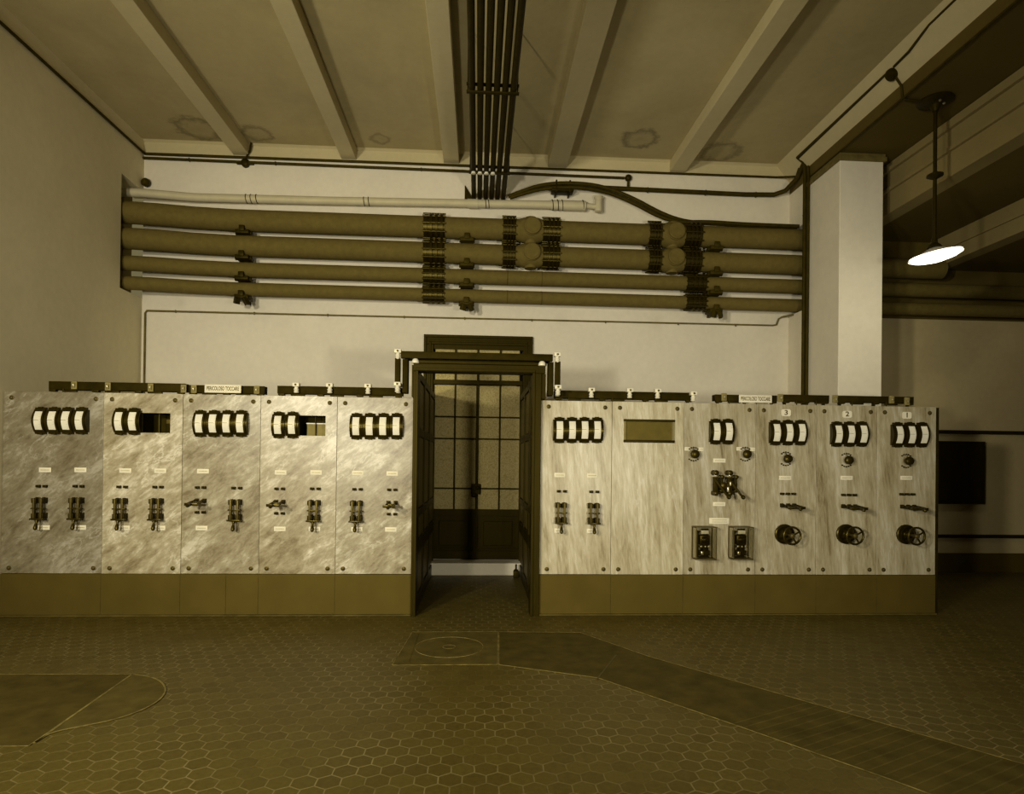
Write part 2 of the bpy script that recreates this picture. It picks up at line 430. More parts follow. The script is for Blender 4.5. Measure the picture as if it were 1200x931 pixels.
# plinths under the boards
def plinth(n, x0, x1, joints):
    s = MB(); s.box(x0, x1, D-.008, D+.10, 0, .388, .003); o = struct('trim_%d' % n, s, 'plinth')
    j = MB()
    for x in joints: j.box(x-.0025, x+.0025, D-.0095, D-.007, .01, .38)
    struct('joint_line', j, 'slab_dark', parent=o)
    k = MB(); k.box(x0, x1, D-.03, D-.008, 0, .012); struct('mortar_line', k, 'slab', parent=o)
LB = [XL+.003, -3.485, -2.768, -2.0525, -1.342, -.624]
RB = [.603, 1.3015, 2.016, 2.740, 3.357, 3.980, 4.593]
plinth(1, LB[0], LB[-1], LB[1:-1]+[-2.35]); plinth(2, RB[0], RB[-1], RB[1:-1])
ZP0, ZP1 = .392, 2.076

# ------------------------------------------------------------------ marble panels
def P(x, y): return aty(x, y, D)
def panel(i, x0, x1, mat, label, hole=None, skipbolt=False):
    t = tag(MB_panel(x0, x1, mat, hole), label, 'panel', 'marble switchboard panels')
    for bx in (x0+.075, x1-.07):
        for bz in (ZP0+.05, ZP1-.06):
            b = MB(); b.lathe((bx, D+.002, bz), (0, -1, 0), [(0, .021), (.006, .021), (.008, .013), (.016, .011), (.019, .004)], 14)
            b.build('bolt', 'brass', t)
    return t
def MB_panel(x0, x1, mat, hole):
    s = MB(); g = .0016; y0, y1 = D, D+.035
    if not hole: s.box(x0+g, x1-g, y0, y1, ZP0, ZP1, .0025)
    else:
        a, b, c, d = hole
        s.box(x0+g, a, y0, y1, ZP0, ZP1); s.box(b, x1-g, y0, y1, ZP0, ZP1); s.box(a, b, y0, y1, ZP0, c); s.box(a, b, y0, y1, d, ZP1)
    return s.build('marble_panel', mat, None, smooth=False)
def hole_px(x0, x1, y0, y1):
    a = P(x0, (y0+y1)/2).x; b = P(x1, (y0+y1)/2).x; c = P((x0+x1)/2, y1).z; d = P((x0+x1)/2, y0).z
    return (a, b, c, d)
H2 = hole_px(165, 199.5, 484.3, 507.5); H4 = hole_px(349, 381.5, 487.3, 511); H7 = hole_px(733, 788, 494.5, 516)
side = ['left bank', 'right bank']
desc_l = ['cloudy marble panel at the far left end, four meters and two shut switches', 'diagonally veined marble panel second from the far left, with an open black slot',
          'blotchy marble panel third from the far left, below the left warning sign', 'marble panel fourth from the far left, slot with a pale box inside it',
          'glossy pale marble panel just left of the doorway']
desc_r = ['pale marble panel just right of the doorway, four meters and two switches', 'streaky marble panel with a framed blank slot and nothing below it',
          'streaky marble panel with two glass relay cases and a large changeover switch', 'streaky marble panel under number plate 3, with a handwheel',
          'streaky marble panel under number plate 2, with a handwheel', 'streaky marble panel under number plate 1, at the right end']
for i in range(5): panel(i, LB[i], LB[i+1], ['marble_l0', 'marble_l', 'marble_l3', 'marble_l', 'marble_l5'][i], desc_l[i], {1: H2, 3: H4}.get(i))
for i in range(6): panel(i, RB[i], RB[i+1], 'marble_r' if i < 2 else 'marble_r2', desc_r[i], {1: H7}.get(i))
PN = ['on far left panel', 'on second panel from left', 'on panel below left sign', 'on fourth panel from left', 'on panel left of doorway',
      'on panel right of doorway', 'on blank-slotted panel', 'on panel with glass relay cases', 'on panel numbered 3', 'on panel numbered 2', 'on panel numbered 1']
# iron end frame at the right end
s = MB(); s.box(RB[-1]+.001, RB[-1]+.03, D+.002, D+.05, 0, ZP1-.005); s.box(RB[-1]+.001, RB[-1]+.03, D+.05, D+.55, ZP1-.06, ZP1-.02); s.box(RB[-1]+.001, RB[-1]+.03, D+.50, D+.55, 0, ZP1-.02); s.box(RB[-1]+.001, RB[-1]+.03, D+.05, D+.5, .2, .24)
tag(s.build('end_frame', 'dark', smooth=False), 'dark iron frame edge closing the right end of the marble switchboard', 'frame')

# slots
def recess(h, label, inner):
    a, b, c, d = h; t = thing('slot_recess', label, 'recess', ((a+b)/2, D+.0352, c))
    w = (b-a)/2; hh = d-c
    s = MB(); s.box(-w-.02, w+.02, .20, .22, -.02, hh+.02); s.box(-w-.02, -w, 0, .2, -.02, hh+.02); s.box(w, w+.02, 0, .2, -.02, hh+.02); s.box(-w, w, 0, .2, -.02, 0); s.box(-w, w, 0, .2, hh, hh+.02)
    s.build('recess_box', 'board', t, smooth=False)
    if inner:
        s = MB(); s.box(-w*.55, w*.98, .06, .16, .002, hh*.60, .004); s.build('inner_box', 'inner', t)
        s = MB(); s.box(-w*.58, w*.98, .05, .165, hh*.60, hh*.66, .002); s.build('box_lid', 'scale', t)
        s = MB(); s.box(w*.12, w*.16, .03, .058, 0, hh); s.build('divider', 'dark', t)
    else:
        s = MB(); s.box(w*.02, w*.06, .02, .06, 0, hh); s.box(w*.3, w*.85, .08, .14, hh*.5, hh*.72, .004); s.box(w*.72, w*.80, .05, .10, 0, hh*.95, .002)
        s.build('inner_fittings', 'slot', t)
recess(H2, 'open black slot beside two meters on the second panel from the left', False)
recess(H4, 'open slot with a pale box inside, on the fourth panel from the left', True)
a, b, c, d = H7
t = thing('blank_slot', 'wide blank slot in a dark frame on the panel right of the doorway panel', 'slot frame', ((a+b)/2, D, (c+d)/2))
w, h = (b-a)/2, (d-c)/2
s = MB(); s.box(-w-.02, w+.02, -.016, -.0005, h, h+.022, .003); s.box(-w-.02, w+.02, -.016, -.0005, -h-.026, -h, .003); s.build('frame_rail', 'dark', t)
s = MB(); s.box(-w-.016, -w+.0, -.012, -.0005, -h, h); s.box(w, w+.016, -.012, -.0005, -h, h); s.build('frame_side', 'inner', t)
s = MB(); s.box(-w+.001, w-.001, .012, .02, -h+.001, h-.001); s.build('blank_plate', 'slot', t)

# ------------------------------------------------------------------ meters
def arc_prof(h, dmin, dmax, n=12):
    return [(-(dmin+(dmax-dmin)*math.sin(PI*(k/n))), -h/2+h*k/n) for k in range(n+1)]
def make_meter():
    t = thing('edgewise_meter', '', '')
    h, w = .245, .121
    s = MB()
    pr = [(0, -h/2)] + arc_prof(h*.86, .030, .066) + [(0, h/2)]
    pr = [(0, -h/2), (-.024, -h/2)] + [(y, z) for y, z in arc_prof(h*.84, .032, .068)] + [(-.024, h/2), (0, h/2)]
    s.prism(pr, 'x', -w/2+.014, w/2-.014)
    pr2 = [(0, -h/2+.02), (-.02, -h/2+.02)] + [(y+.008, z*.93) for y, z in arc_prof(h*.84, .03, .066)] + [(-.02, h/2-.02), (0, h/2-.02)]
    s.prism(pr2, 'x', -w/2, -w/2+.014); s.prism(pr2, 'x', w/2-.014, w/2)
    s.build('casing', 'meter', t, smooth=False)
    s = MB(); n = 12; hh = .168; ww = .031
    pts = [(-(.0325+(.068-.032)*math.sin(PI*(.5+(z/(h*.84))))), z) for z in [(-hh/2+hh*k/n) for k in range(n+1)]]
    for (k0, k1) in zip(pts[:-1], pts[1:]):
        v = [s.bm.verts.new((x, y-dy, z)) for (x, (y, z), dy) in ((-ww, k0, .002), (ww, k0, .002), (ww, k1, .002), (-ww, k1, .002))]
        u = [s.bm.verts.new((x, y+.002, z)) for (x, (y, z)) in ((-ww, k0), (ww, k0), (ww, k1), (-ww, k1))]
        s.bm.faces.new(v); s.bm.faces.new(u)
        s.bm.faces.new((v[0], v[3], u[3], u[0])); s.bm.faces.new((v[1], v[2], u[2], u[1]))
    sp = s.build('scale_plate', 'scale', t, smooth=False)
    s = MB()
    for k in range(13):
        z = -.072+.144*k/12; y = -(.0345+.036*math.sin(PI*(.5+z/(h*.84))))
        L = .014 if k % 3 == 0 else .008
        s.box(.027-L, .027, y-.0008, y+.001, z-.0008, z+.0008)
    s.build('scale_marks', 'ink_soft', sp, smooth=False)
    s = MB(); z = .004; y = -(.0345+.036*math.sin(PI*(.5+z/(h*.84))))
    s.box(-.031, .012, y-.003, y-.001, z-.0012, z+.0012); s.build('pointer', 'ink', sp, smooth=False)
    for q in (-1, 1):
        s = MB(); s.box(-.017, .017, -.034, -.004, q*(h/2-.002)-.006, q*(h/2-.002)+.008, .002); s.build('clamp', 'dark', t)
    return t
# (first px, spacing, count, py, panel)
rows = [(49.5, 15.9, 4, 493.5, 0), (142.8, 16.0, 2, 494.3, 1), (236, 15.9, 4, 496.8, 2), (327.5, 16.2, 2, 498.5, 3), (418.3, 15.6, 4, 500, 4),
        (655.2, 14.6, 4, 504.5, 5), (837.6, 14.3, 2, 506.3, 7), (907.5, 14.6, 3, 507.5, 8), (979.3, 14.6, 3, 509.2, 9), (1050.2, 14.3, 3, 510, 10)]
for (x, dx, n, y, p) in rows:
    for k in range(n):
        c = P(x+dx*k, y)
        pos = {2: ['left', 'right'], 3: ['left', 'middle', 'right'], 4: ['leftmost', 'second', 'third', 'rightmost']}[n][k]
        if n == 2: lab = '%s of the pair of black arched meters %s' % (pos, PN[p])
        else: lab = '%s black arched meter of the %s %s' % (pos, {3: 'three', 4: 'four'}[n], PN[p])
        place('meter', make_meter, (c.x, D-.0005, c.z), lab, 'meter', 'edgewise meters on the switchboard')

# ------------------------------------------------------------------ knife switches
def make_closed():
    t = thing('knife_switch', '', '')
    for q in (-1, 1):
        x = q*.032
        for z, nm in ((.075, 'upper_jaw'), (-.065, 'hinge_jaw')):
            s = MB(); s.box(x-.023, x+.023, -.016, -.0005, z-.026, z+.026, .003)
            s.box(x-.021, x-.011, -.066, -.014, z-.022, z+.022, .002); s.box(x+.011, x+.021, -.066, -.014, z-.022, z+.022, .002)
            s.lathe((x, -.012, z+(.02 if z > 0 else -.02)), (0, -1, 0), [(0, .010), (.02, .010), (.024, .005)], 10)
            s.build(nm, 'dark', t)
        s = MB(); s.box(x-.0095, x+.0095, -.070, -.036, -.095, .098, .002); s.build('blade', 'brass', t)
    s = MB(); s.box(-.055, .055, -.070, -.046, -.002, .010, .002); s.build('link_bar', 'ebonite', t)
    s = MB(); s.box(-.062, .062, -.076, -.046, -.102, -.086, .003); s.build('crossbar', 'ebonite', t)
    s = MB(); s.lathe((0, -.062, -.098), (0, -.25, -1), [(0, .012), (.015, .014), (.03, .010), (.05, .014), (.075, .018), (.09, .015), (.098, .006)], 14); s.build('handle', 'ebonite', t)
    return t
def make_open(half=.034, n=2, reach=.20, drop=.02, hl=.075):
    t = thing('open_knife_switch', '', '')
    xs = [-half+2*half*k/(n-1) for k in range(n)]
    for x in xs:
        s = MB(); s.box(x-.018, x+.018, -.016, -.0005, -.02, .02, .003)
        s.box(x-.013, x-.007, -.05, -.016, -.013, .013, .001); s.box(x+.007, x+.013, -.05, -.016, -.013, .013, .001)
        s.build('hinge_jaw', 'dark', t)
        s = MB(); s.obox((x, -.03, 0), (x, -reach, -drop), .009, .030, bev=.002); s.build('blade', 'brass' if n == 2 else 'dark', t)
    s = MB(); s.box(-half-.024, half+.024, -reach-.012, -reach+.008, -drop-.013, -drop+.013, .003); s.build('crossbar', 'ebonite', t)
    s = MB(); s.box(-half-.01, half+.01, -reach*.55-.008, -reach*.55+.008, -drop*.55-.010, -drop*.55+.010, .003); s.build('link_bar', 'ebonite', t)
    s = MB(); s.lathe((0, -reach-.008, -drop), (0, -1, -.12), [(0, .012), (.012, .014), (.03, .011), (hl*.6, .017), (hl*.9, .016), (hl, .007)], 14); s.build('handle', 'ebonite', t)
    return t
def terminals(n, w, sp):
    def f():
        t = thing('terminal_set', '', '')
        for k in range(n):
            x = (k-(n-1)/2)*sp
            s = MB(); s.box(x-w/2, x+w/2, -.03, -.0005, -.012, .012, .003); s.lathe((x, -.028, 0), (0, -1, 0), [(0, .009), (.012, .008), (.015, .004)], 10); s.build('terminal', 'dark', t)
        return t
    return f
def nameplate(w, h, rows=1, mat='enamel'):
    def f():
        t = thing('nameplate', '', '')
        s = MB(); s.box(-w/2, w/2, -.004, -.0005, -h/2, h/2, .0012); pl_ = s.build('plate', mat, t)
        s = MB(); rnd = random.Random(int(w*1000)+rows)
        for r in range(rows):
            x = -w*.36; z = (rows-1)*h*.17-r*h*.34
            while x < w*.36:
                g = rnd.uniform(.003, .006); s.box(x, x+g, -.0048, -.0038, z-h*.10/rows**.5, z+h*.10/rows**.5); x += g+.0028
        s.build('lettering', 'ink_soft', pl_, smooth=False)
        return t
    return f
def plate(x, y, p, where, w=.108, h=.043, rows=1, group='small white nameplates on the switchboard'):
    c = P(x, y); place(('np', w, h, rows), nameplate(w, h, rows), (c.x, D, c.z), 'small white nameplate %s %s' % (where, PN[p]), 'nameplate', group)
def terms(x, y, p, where, n=2):
    c = P(x, y); place(('tm', n), terminals(n, .034 if n == 2 else .036, .060 if n == 2 else .058), (c.x, D, c.z), '%s of black terminals %s %s' % ('pair' if n == 2 else 'row', where, PN[p]), 'terminals', 'terminal sets on the switchboard')
def closed(x, y, p, where):
    c = P(x, y); place('closed', make_closed, (c.x, D, c.z), 'shut knife switch, handle down, %s %s' % (where, PN[p]), 'switch', 'shut knife switches')
def opened(x, y, p, where):
    c = P(x, y); place('open', make_open, (c.x, D, c.z), 'open knife switch, lever sticking out, %s %s' % (where, PN[p]), 'switch', 'open knife switches')
L_, R_ = 'left', 'right'
for (x, xp, xq, p, wh, dy) in ((49, 53, 51.5, 0, L_, 0), (92, 94.5, 94, 0, R_, 0), (143, 147, 145.5, 1, L_, .8), (185, 188, 187, 1, R_, 1), (277, None, None, 2, R_, 2.2),
                               (368.7, 370.5, 368.5, 3, R_, 3), (418, 419.3, 418, 4, L_, 3.6), (657, 656, 656, 5, L_, 6), (695, 694, 694, 5, R_, 6.6)):
    closed(x, 596+dy*.9, p, wh)
    terms(x+1.2, 570+dy, p, 'above the %s shut switch' % wh)
    if xp:
        plate(xp, 551+dy, p, 'above the %s shut switch' % wh); plate(xq, 618.5+dy*.6, p, 'below the %s shut switch' % wh)
for (x, y, p, wh, xp, xq, dy) in ((235.5, 587, 2, L_, 238, 236.5, 1.5), (328, 588.3, 3, L_, 329, 328, 3), (459.5, 589.5, 4, R_, 459.7, 458, 4.2)):
    opened(x, y, p, wh)
    terms(x+.3, 570+dy, p, 'above the %s open switch' % wh); terms(x, 599.3+dy*.8, p, 'below the %s open switch' % wh)
    plate(xp, 551+dy, p, 'above the %s open switch' % wh); plate(xq, 618.3+dy*.6, p, 'below the %s open switch' % wh)

# ------------------------------------------------------------------ generator panels 3 2 1
def make_knob():
    t = thing('selector_knob', '', '')
    s = MB(); s.lathe((0, -.0005, 0), (0, -1, 0), [(0, .022), (.012, .020), (.014, .010), (.03, .010)], 16); s.build('spindle', 'brass', t)
    s = MB(); s.lathe((0, -.028, 0), (0, -1, 0), [(0, .016), (.004, .034), (.014, .043), (.030, .044), (.042, .038), (.048, .024), (.050, .008)], 22); s.build('knob', 'ebonite', t)
    s = MB(); s.obox((0, -.012, 0), (-.005, -.014, .062), .010, .006); s.build('pointer', 'steel', t)
    for k in range(10):
        a = math.radians((50, 70, 90, 110, 130, 230, 250, 270, 290, 310)[k])
        s = MB(); s.lathe((.066*math.cos(a), -.0005, .066*math.sin(a)), (0, -1, 0), [(0, .0075), (.010, .0075), (.013, .003)], 8); s.build('contact_stud', 'dark', t)
    return t
def make_lever():
    t = make_open(.062, 3, .17, .012, .085); t.name = 'open_lever_switch'; return t
def make_wheel():
    t = thing('handwheel', '', '')
    s = MB(); s.lathe((0, -.0005, 0), (0, -1, 0), [(0, .098), (.018, .098), (.024, .090), (.024, .080), (.016, .076), (.016, .060), (.026, .055), (.026, .034), (.03, .03)], 36); s.build('base_disc', 'black_gloss', t)
    s = MB(); s.cyl((0, -.02, 0), (0, -.16, 0), .013); s.build('shaft', 'brass', t)
    s = MB(); s.torus((0, -.16, 0), (0, 1, 0), .082, .0105, 36, 10); rm = s.build('rim', 'black_gloss', t)
    for k in range(4):
        a = PI/2*k+.5
        s = MB(); s.obox((.015*math.cos(a), -.16, .015*math.sin(a)), (.078*math.cos(a), -.16, .078*math.sin(a)), .016, .010, (0, 1, 0), .002); s.build('spoke', 'black_gloss', rm)
    s = MB(); s.lathe((0, -.145, 0), (0, -1, 0), [(0, .02), (.02, .026), (.03, .022), (.036, .01)], 18); s.build('hub', 'brass', t)
    return t
for (num, p, xn, yn, xk, yk, xl, xt, yt, xv, yv, xw, yw) in (('3', 8, 921, 484, 920.5, 538, 920, 922.5, 579, 923, 592.5, 918.8, 626), ('2', 9, 992.6, 485.8, 991.5, 539.5, 992, 994, 580.3, 994.5, 593.5, 990.6, 626), ('1', 10, 1062.5, 487, 1061.5, 540.5, 1062, 1062, 579.5, 1063.5, 594, 1061, 626.4)):
    c = P(xn, yn); t = thing('number_plate', 'white rounded number plate reading %s at the top of its panel' % num, 'number plate', (c.x, D, c.z), 'number plates')
    s = MB(); s.prism([(-.048, -.022), (-.036, -.034), (.036, -.034), (.048, -.022), (.048, .022), (.036, .034), (-.036, .034), (-.048, .022)], 'y', -.006, -.0005)
    text_mesh(num, 'numeral', 'ink', .068, s.build('plate', 'enamel', t), (0, -.0066, 0), 1.15)
    c = P(xk, yk); place('knob', make_knob, (c.x, D, c.z), 'round black knob below the three meters %s' % PN[p], 'knob', 'selector knobs')
    plate(xl, 560.3, p, 'below the knob', .125, .04)
    terms(xt, yt, p, 'above the open lever', 3)
    c = P(xv, yv); place('lever', make_lever, (c.x, D, c.z), 'open three-blade lever above the handwheel %s' % PN[p], 'switch', 'open lever switches')
    c = P(xw, yw); place('wheel', make_wheel, (c.x, D, c.z), 'round black handwheel %s' % PN[p], 'handwheel', 'handwheels')

# panel with relays
for (xk, wh, x1, x2) in ((812.5, 'upper left', 805.3, 821.3), (873, 'upper right', 866, 881.8)):
    c = P(xk, 532.5); place('knob', make_knob, (c.x, D, c.z), 'round black knob %s %s' % (wh, PN[7]), 'knob', 'selector knobs')
    plate(x1, 526.3, 7, 'left of the %s knob' % wh, .052, .034); plate(x2, 526.8, 7, 'right of the %s knob' % wh, .052, .034)
plate(843, 540, 7, 'above the large changeover switch', .125, .04); plate(842.7, 591, 7, 'below the large changeover switch', .125, .04)
plate(842.7, 610.8, 7, 'above the glass relay cases, two-lined', .20, .058, 2)
c = P(845.5, 568)
t = thing('changeover_switch', 'large black twin-lever changeover switch on the panel with glass relay cases', 'switch', (c.x, D, c.z))
for q, x0 in enumerate((-.085, .055)):
    for (dx, z, r) in ((0, .115, .026), (.062, .075, .020), (0, -.085, .024), (.06, -.06, .018)):
        s = MB(); s.lathe((x0+dx, -.0005, z), (0, -1, 0), [(0, r), (.03, r), (.034, r*.6), (.055, r*.6), (.058, r), (.085, r), (.09, r*.5)], 16); s.build('contact_post', 'ebonite', t)
    s = MB(); s.box(x0-.022, x0+.022, -.075, -.04, -.07, .075, .004); s.build('contact_block', 'dark', t)
    s = MB(); s.box(x0+.05, x0+.075, -.07, -.045, -.05, .06, .003); s.build('contact_bar', 'dark', t)
    s = MB(); s.lathe((x0, -.055, .088), (0, 0, 1), [(0, .016), (.012, .016)], 14); s.build('collar', 'steel', t)
    s = MB(); s.obox((x0-.01, -.08, .05), (x0+.075, -.155, -.095), .016, .020, bev=.002); s.build('lever', 'dark', t)
    s = MB(); s.lathe((x0+.070, -.150, -.088), (.35, -.45, -.5), [(0, .010), (.02, .012), (.03, .02), (.045, .022), (.058, .014), (.062, .004)], 14); s.build('lever_knob', 'ebonite', t)
s = MB(); s.cyl((-.11, -.06, .0), (.13, -.06, .0), .012); s.cyl((-.1, -.06, -.085), (.13, -.06, -.06), .008); s.build('cross_shaft', 'dark', t)
s = MB(); s.lathe((-.005, -.03, -.01), (0, -1, 0), [(0, .03), (.03, .036), (.05, .036), (.056, .02)], 18); s.build('drum', 'ebonite', t)
s = MB(); s.box(.02, .04, -.10, -.07, -.07, -.02, .003); s.box(.045, .058, -.10, -.075, -.01, .03, .002); s.build('tension_spring', 'steel', t)

def make_relay():
    t = thing('glass_cased_relay', '', '')
    w, h, dp = .098, .148, .125
    s = MB(); s.box(-.01, .062, -.014, -.0005, -h+.01, h-.015, .002); s.box(-.062, -.052, -.05, -.0005, -h+.005, h-.03, .001); s.box(-.062, .06, -.05, -.0005, -h+.004, -h+.012); s.build('mounting_frame', 'dark', t)
    s = MB()
    for x in (-w, w):
        for z in (-h, h): s.obox((x, -.008, z), (x, -dp, z), .004, .004)
        s.box(x-.003, x+.003, -dp-.003, -dp+.003, -h, h); s.box(x-.004, x+.004, -.010, -.0006, -h, h)
    s.box(-w, w, -dp-.004, -dp+.004, -h-.004, -h+.004); s.build('case_edges', 'brass', t, smooth=False)
    s = MB(); s.box(-w-.006, w+.006, -dp-.006, -.002, h+.004, h+.012, .002); s.build('case_lid', 'slot', t)
    s = MB(); s.box(-w-.004, w+.004, -dp-.004, -.002, -h-.010, -h-.004, .001); s.build('case_floor', 'brass', t)
    s = MB(); s.box(-w+.005, w-.005, -dp-.001, -dp+.001, -h+.005, h-.005); s.box(-w-.001, -w+.001, -dp+.005, -.014, -h+.005, h-.005); s.box(w-.001, w+.001, -dp+.005, -.014, -h+.005, h-.005); s.build('glass', 'glass', t, smooth=False)
    s = MB(); s.box(-.045, .055, -.07, -.013, -.02, .075, .006); s.lathe((-.028, -.05, .03), (1, 0, 0), [(0, .03), (.01, .036), (.06, .036), (.07, .03)], 18); s.build('coil', 'ebonite', t)
    s = MB(); s.box(-.05, .06, -.06, -.013, -.125, -.075, .004); s.box(-.015, .02, -.075, -.013, -.075, -.02, .003); s.build('armature', 'dark', t)
    s = MB()
    for x in (-.028, .01, .045): s.lathe((x, -.06, -.035), (0, -1, 0), [(0, .011), (.014, .011), (.018, .004)], 10)
    s.box(-.03, -.005, -.066, -.06, -.12, -.085, .002); s.build('contacts', 'steel', t)
    s = MB(); s.box(-.035, .040, -.075, -.070, .088, .122, .001); s.box(-.035, .04, -.07, -.013, .09, .098); s.build('relay_label', 'enamel', t)
    return t
for x, wh in ((822.5, 'left one of the two glass-cased relays at the foot of the switchboard panel'), (865, 'right one of the two glass-cased relays, nearest the panel numbered 3')):
    c = P(x, 635.5); place('relay', make_relay, (c.x, D, c.z), wh, 'relay', 'glass cased relays')

# ------------------------------------------------------------------ bars on top
YB = D+.06
def bar(x0, y0, x1, y1, hpx, label, y=YB):
    a = aty(x0, y0, y); b = aty(x1, y1, y); hz = hpx*y/F
    z = (a.z+b.z)/2
    s = MB(); s.box(a.x, b.x, y, y+.03, z-hz, z, .003)
    n = max(2, int((b.x-a.x)/.35)); 
    t = thing('busbar', label, 'busbar', (0, 0, 0), 'busbars above the switchboard')
    s.build('bar', 'board', t); s = MB(); s.box(a.x, b.x, y+.055, y+.085, z-hz, z, .003); s.build('bar', 'board', t)
    zb = ZP1-.02
    for k in range(n+1):
        x = a.x+.04+(b.x-a.x-.08)*k/n
        s = MB(); s.box(x-.012, x+.012, y+.028, y+.057, zb, z-hz*.3, .002); s.box(x-.02, x+.02, D+.0345, y+.057, zb-.03, zb+.006); s.box(x-.03, x+.03, y-.012, y+.03, z-hz-.018, z-hz+.001, .002); s.build('bracket', 'dark', t)
        if k < n: s = MB(); s.cyl((x+.1, y-.01, zb), (x+.1, y-.01, z-hz*.9), .006, 8); s.box(x+.09, x+.22, y-.014, y+.01, z-hz-.022, z-hz-.004, .002); s.build('wire_stub', 'dark', t)
    return z-hz, z
bar(57, 446, 217, 450.5, 9.5, 'long dark busbar above the two far left marble panels')
bar(221, 451, 310, 453, 9, 'dark busbar behind the left warning sign')
bar(325, 451.5, 472, 455.5, 9, 'dark busbar above the panels just left of the doorway')
bar(650, 457.5, 812, 460.5, 9, 'dark busbar above the panels just right of the doorway')
bar(838, 462.3, 911, 463.8, 7.5, 'short dark busbar behind the right warning sign')
bar(917, 462.5, 972, 463.5, 8, 'short dark busbar above the panel numbered 3')
bar(982, 463.5, 1071, 465.5, 8, 'dark busbar above the panels numbered 2 and 1')
def make_ins():
    t = thing('insulator', '', '')
    s = MB(); s.box(-.032, .032, -.03, .03, .012, .05, .006); s.build('cap_block', 'porcelain', t)
    s = MB(); s.lathe((0, 0, -.045), (0, 0, 1), [(0, .02), (.01, .026), (.02, .018), (.032, .026), (.045, .018), (.058, .018)], 14); s.build('ribbed_body', 'porcelain', t)
    s = MB(); s.lathe((0, -.03, .03), (0, -1, 0), [(0, .010), (.01, .009), (.012, .004)], 10); s.build('screw', 'brass', t)
    return t
def make_clip():
    t = thing('clamp', '', '')
    s = MB(); s.box(-.026, .026, -.018, .0, -.045, .032, .004); s.box(-.014, .014, -.028, -.018, -.028, .015, .003); s.build('clamp_body', 'inner', t)
    s = MB(); s.lathe((0, -.026, -.006), (0, -1, 0), [(0, .011), (.01, .009), (.013, .003)], 10); s.build('screw', 'steel', t)
    return t
n = 0
for (x, y, br) in ((88, 451, 0), (127.5, 452.5, 0), (177.5, 453.8, 0), (216, 455, 0), (228, 455.5, 0), (301.5, 456.5, 0)):
    c = aty(x, y, YB)
    place('clip', make_clip, (c.x, YB-.001, c.z), '%s grey clamp from the left on the busbars above the left panels' % ORD[n], 'clamp', 'clamps on the left busbars'); n += 1
n = 0
for (x, y) in ((348.5, 455.5), (387.5, 456), (432, 456.8), (467.5, 456)):
    c = aty(x, y, YB)
    place('ins', make_ins, (c.x, YB-.0315, c.z), '%s white insulator from the left on the busbar left of the doorway' % ORD[n], 'insulator', 'porcelain insulators'); n += 1
n = 0
for (x, y) in ((652.5, 459.5), (692.3, 461.3), (737, 461.8), (769.5, 462.3), (811, 465.5)):
    c = aty(x, y, YB)
    place('ins', make_ins, (c.x, YB-.0315, c.z), '%s white insulator from the left on the busbar right of the doorway' % ORD[n], 'insulator', 'porcelain insulators'); n += 1
n = 0
for (x, y) in ((848, 465), (914, 466), (978, 467), (1044, 468), (1062, 470)):
    c = aty(x, y, YB)
    place('clip', make_clip, (c.x, YB-.001, c.z), '%s grey clamp from the left on the busbars above the far right panels' % ORD[n], 'clamp', 'clamps on the right busbars'); n += 1
# warning signs
def sign(x0, y0, x1, y1, label):
    y = YB-.035; a = aty(x0, y0, y); b = aty(x1, y1, y); w = (b.x-a.x)/2; h = (a.z-b.z)/2
    t = thing('warning_sign', label, 'sign', ((a.x+b.x)/2, y, (a.z+b.z)/2), 'warning signs')
    s = MB(); s.box(-w, w, -.003, .001, -h, h, .001); sg = s.build('sign_plate', 'enamel', t)
    s = MB(); e = .006
    for (p, q, r, u) in ((-w+e, w-e, h-e-.0018, h-e), (-w+e, w-e, -h+e, -h+e+.0018), (-w+e, -w+e+.0018, -h+e, h-e), (w-e-.0018, w-e, -h+e, h-e)): s.box(p, q, -.0038, -.0028, r, u)
    s.build('sign_border', 'ink_soft', sg, smooth=False)
    text_mesh('PERICOLOSO TOCCARE', 'lettering', 'ink', .052, sg, (0, -.0036, 0), .53)
    s = MB(); s.box(-w*.7, -w*.62, .001, .034, -h*.4, 0); s.box(w*.62, w*.7, .001, .034, -h*.4, 0); s.build('fixing', 'dark', sg)
sign(240, 450.6, 282.5, 461, 'white enamel sign reading PERICOLOSO TOCCARE above the left marble panels')
sign(866, 463, 904.4, 472.6, 'white enamel sign reading PERICOLOSO TOCCARE above the right marble panels')

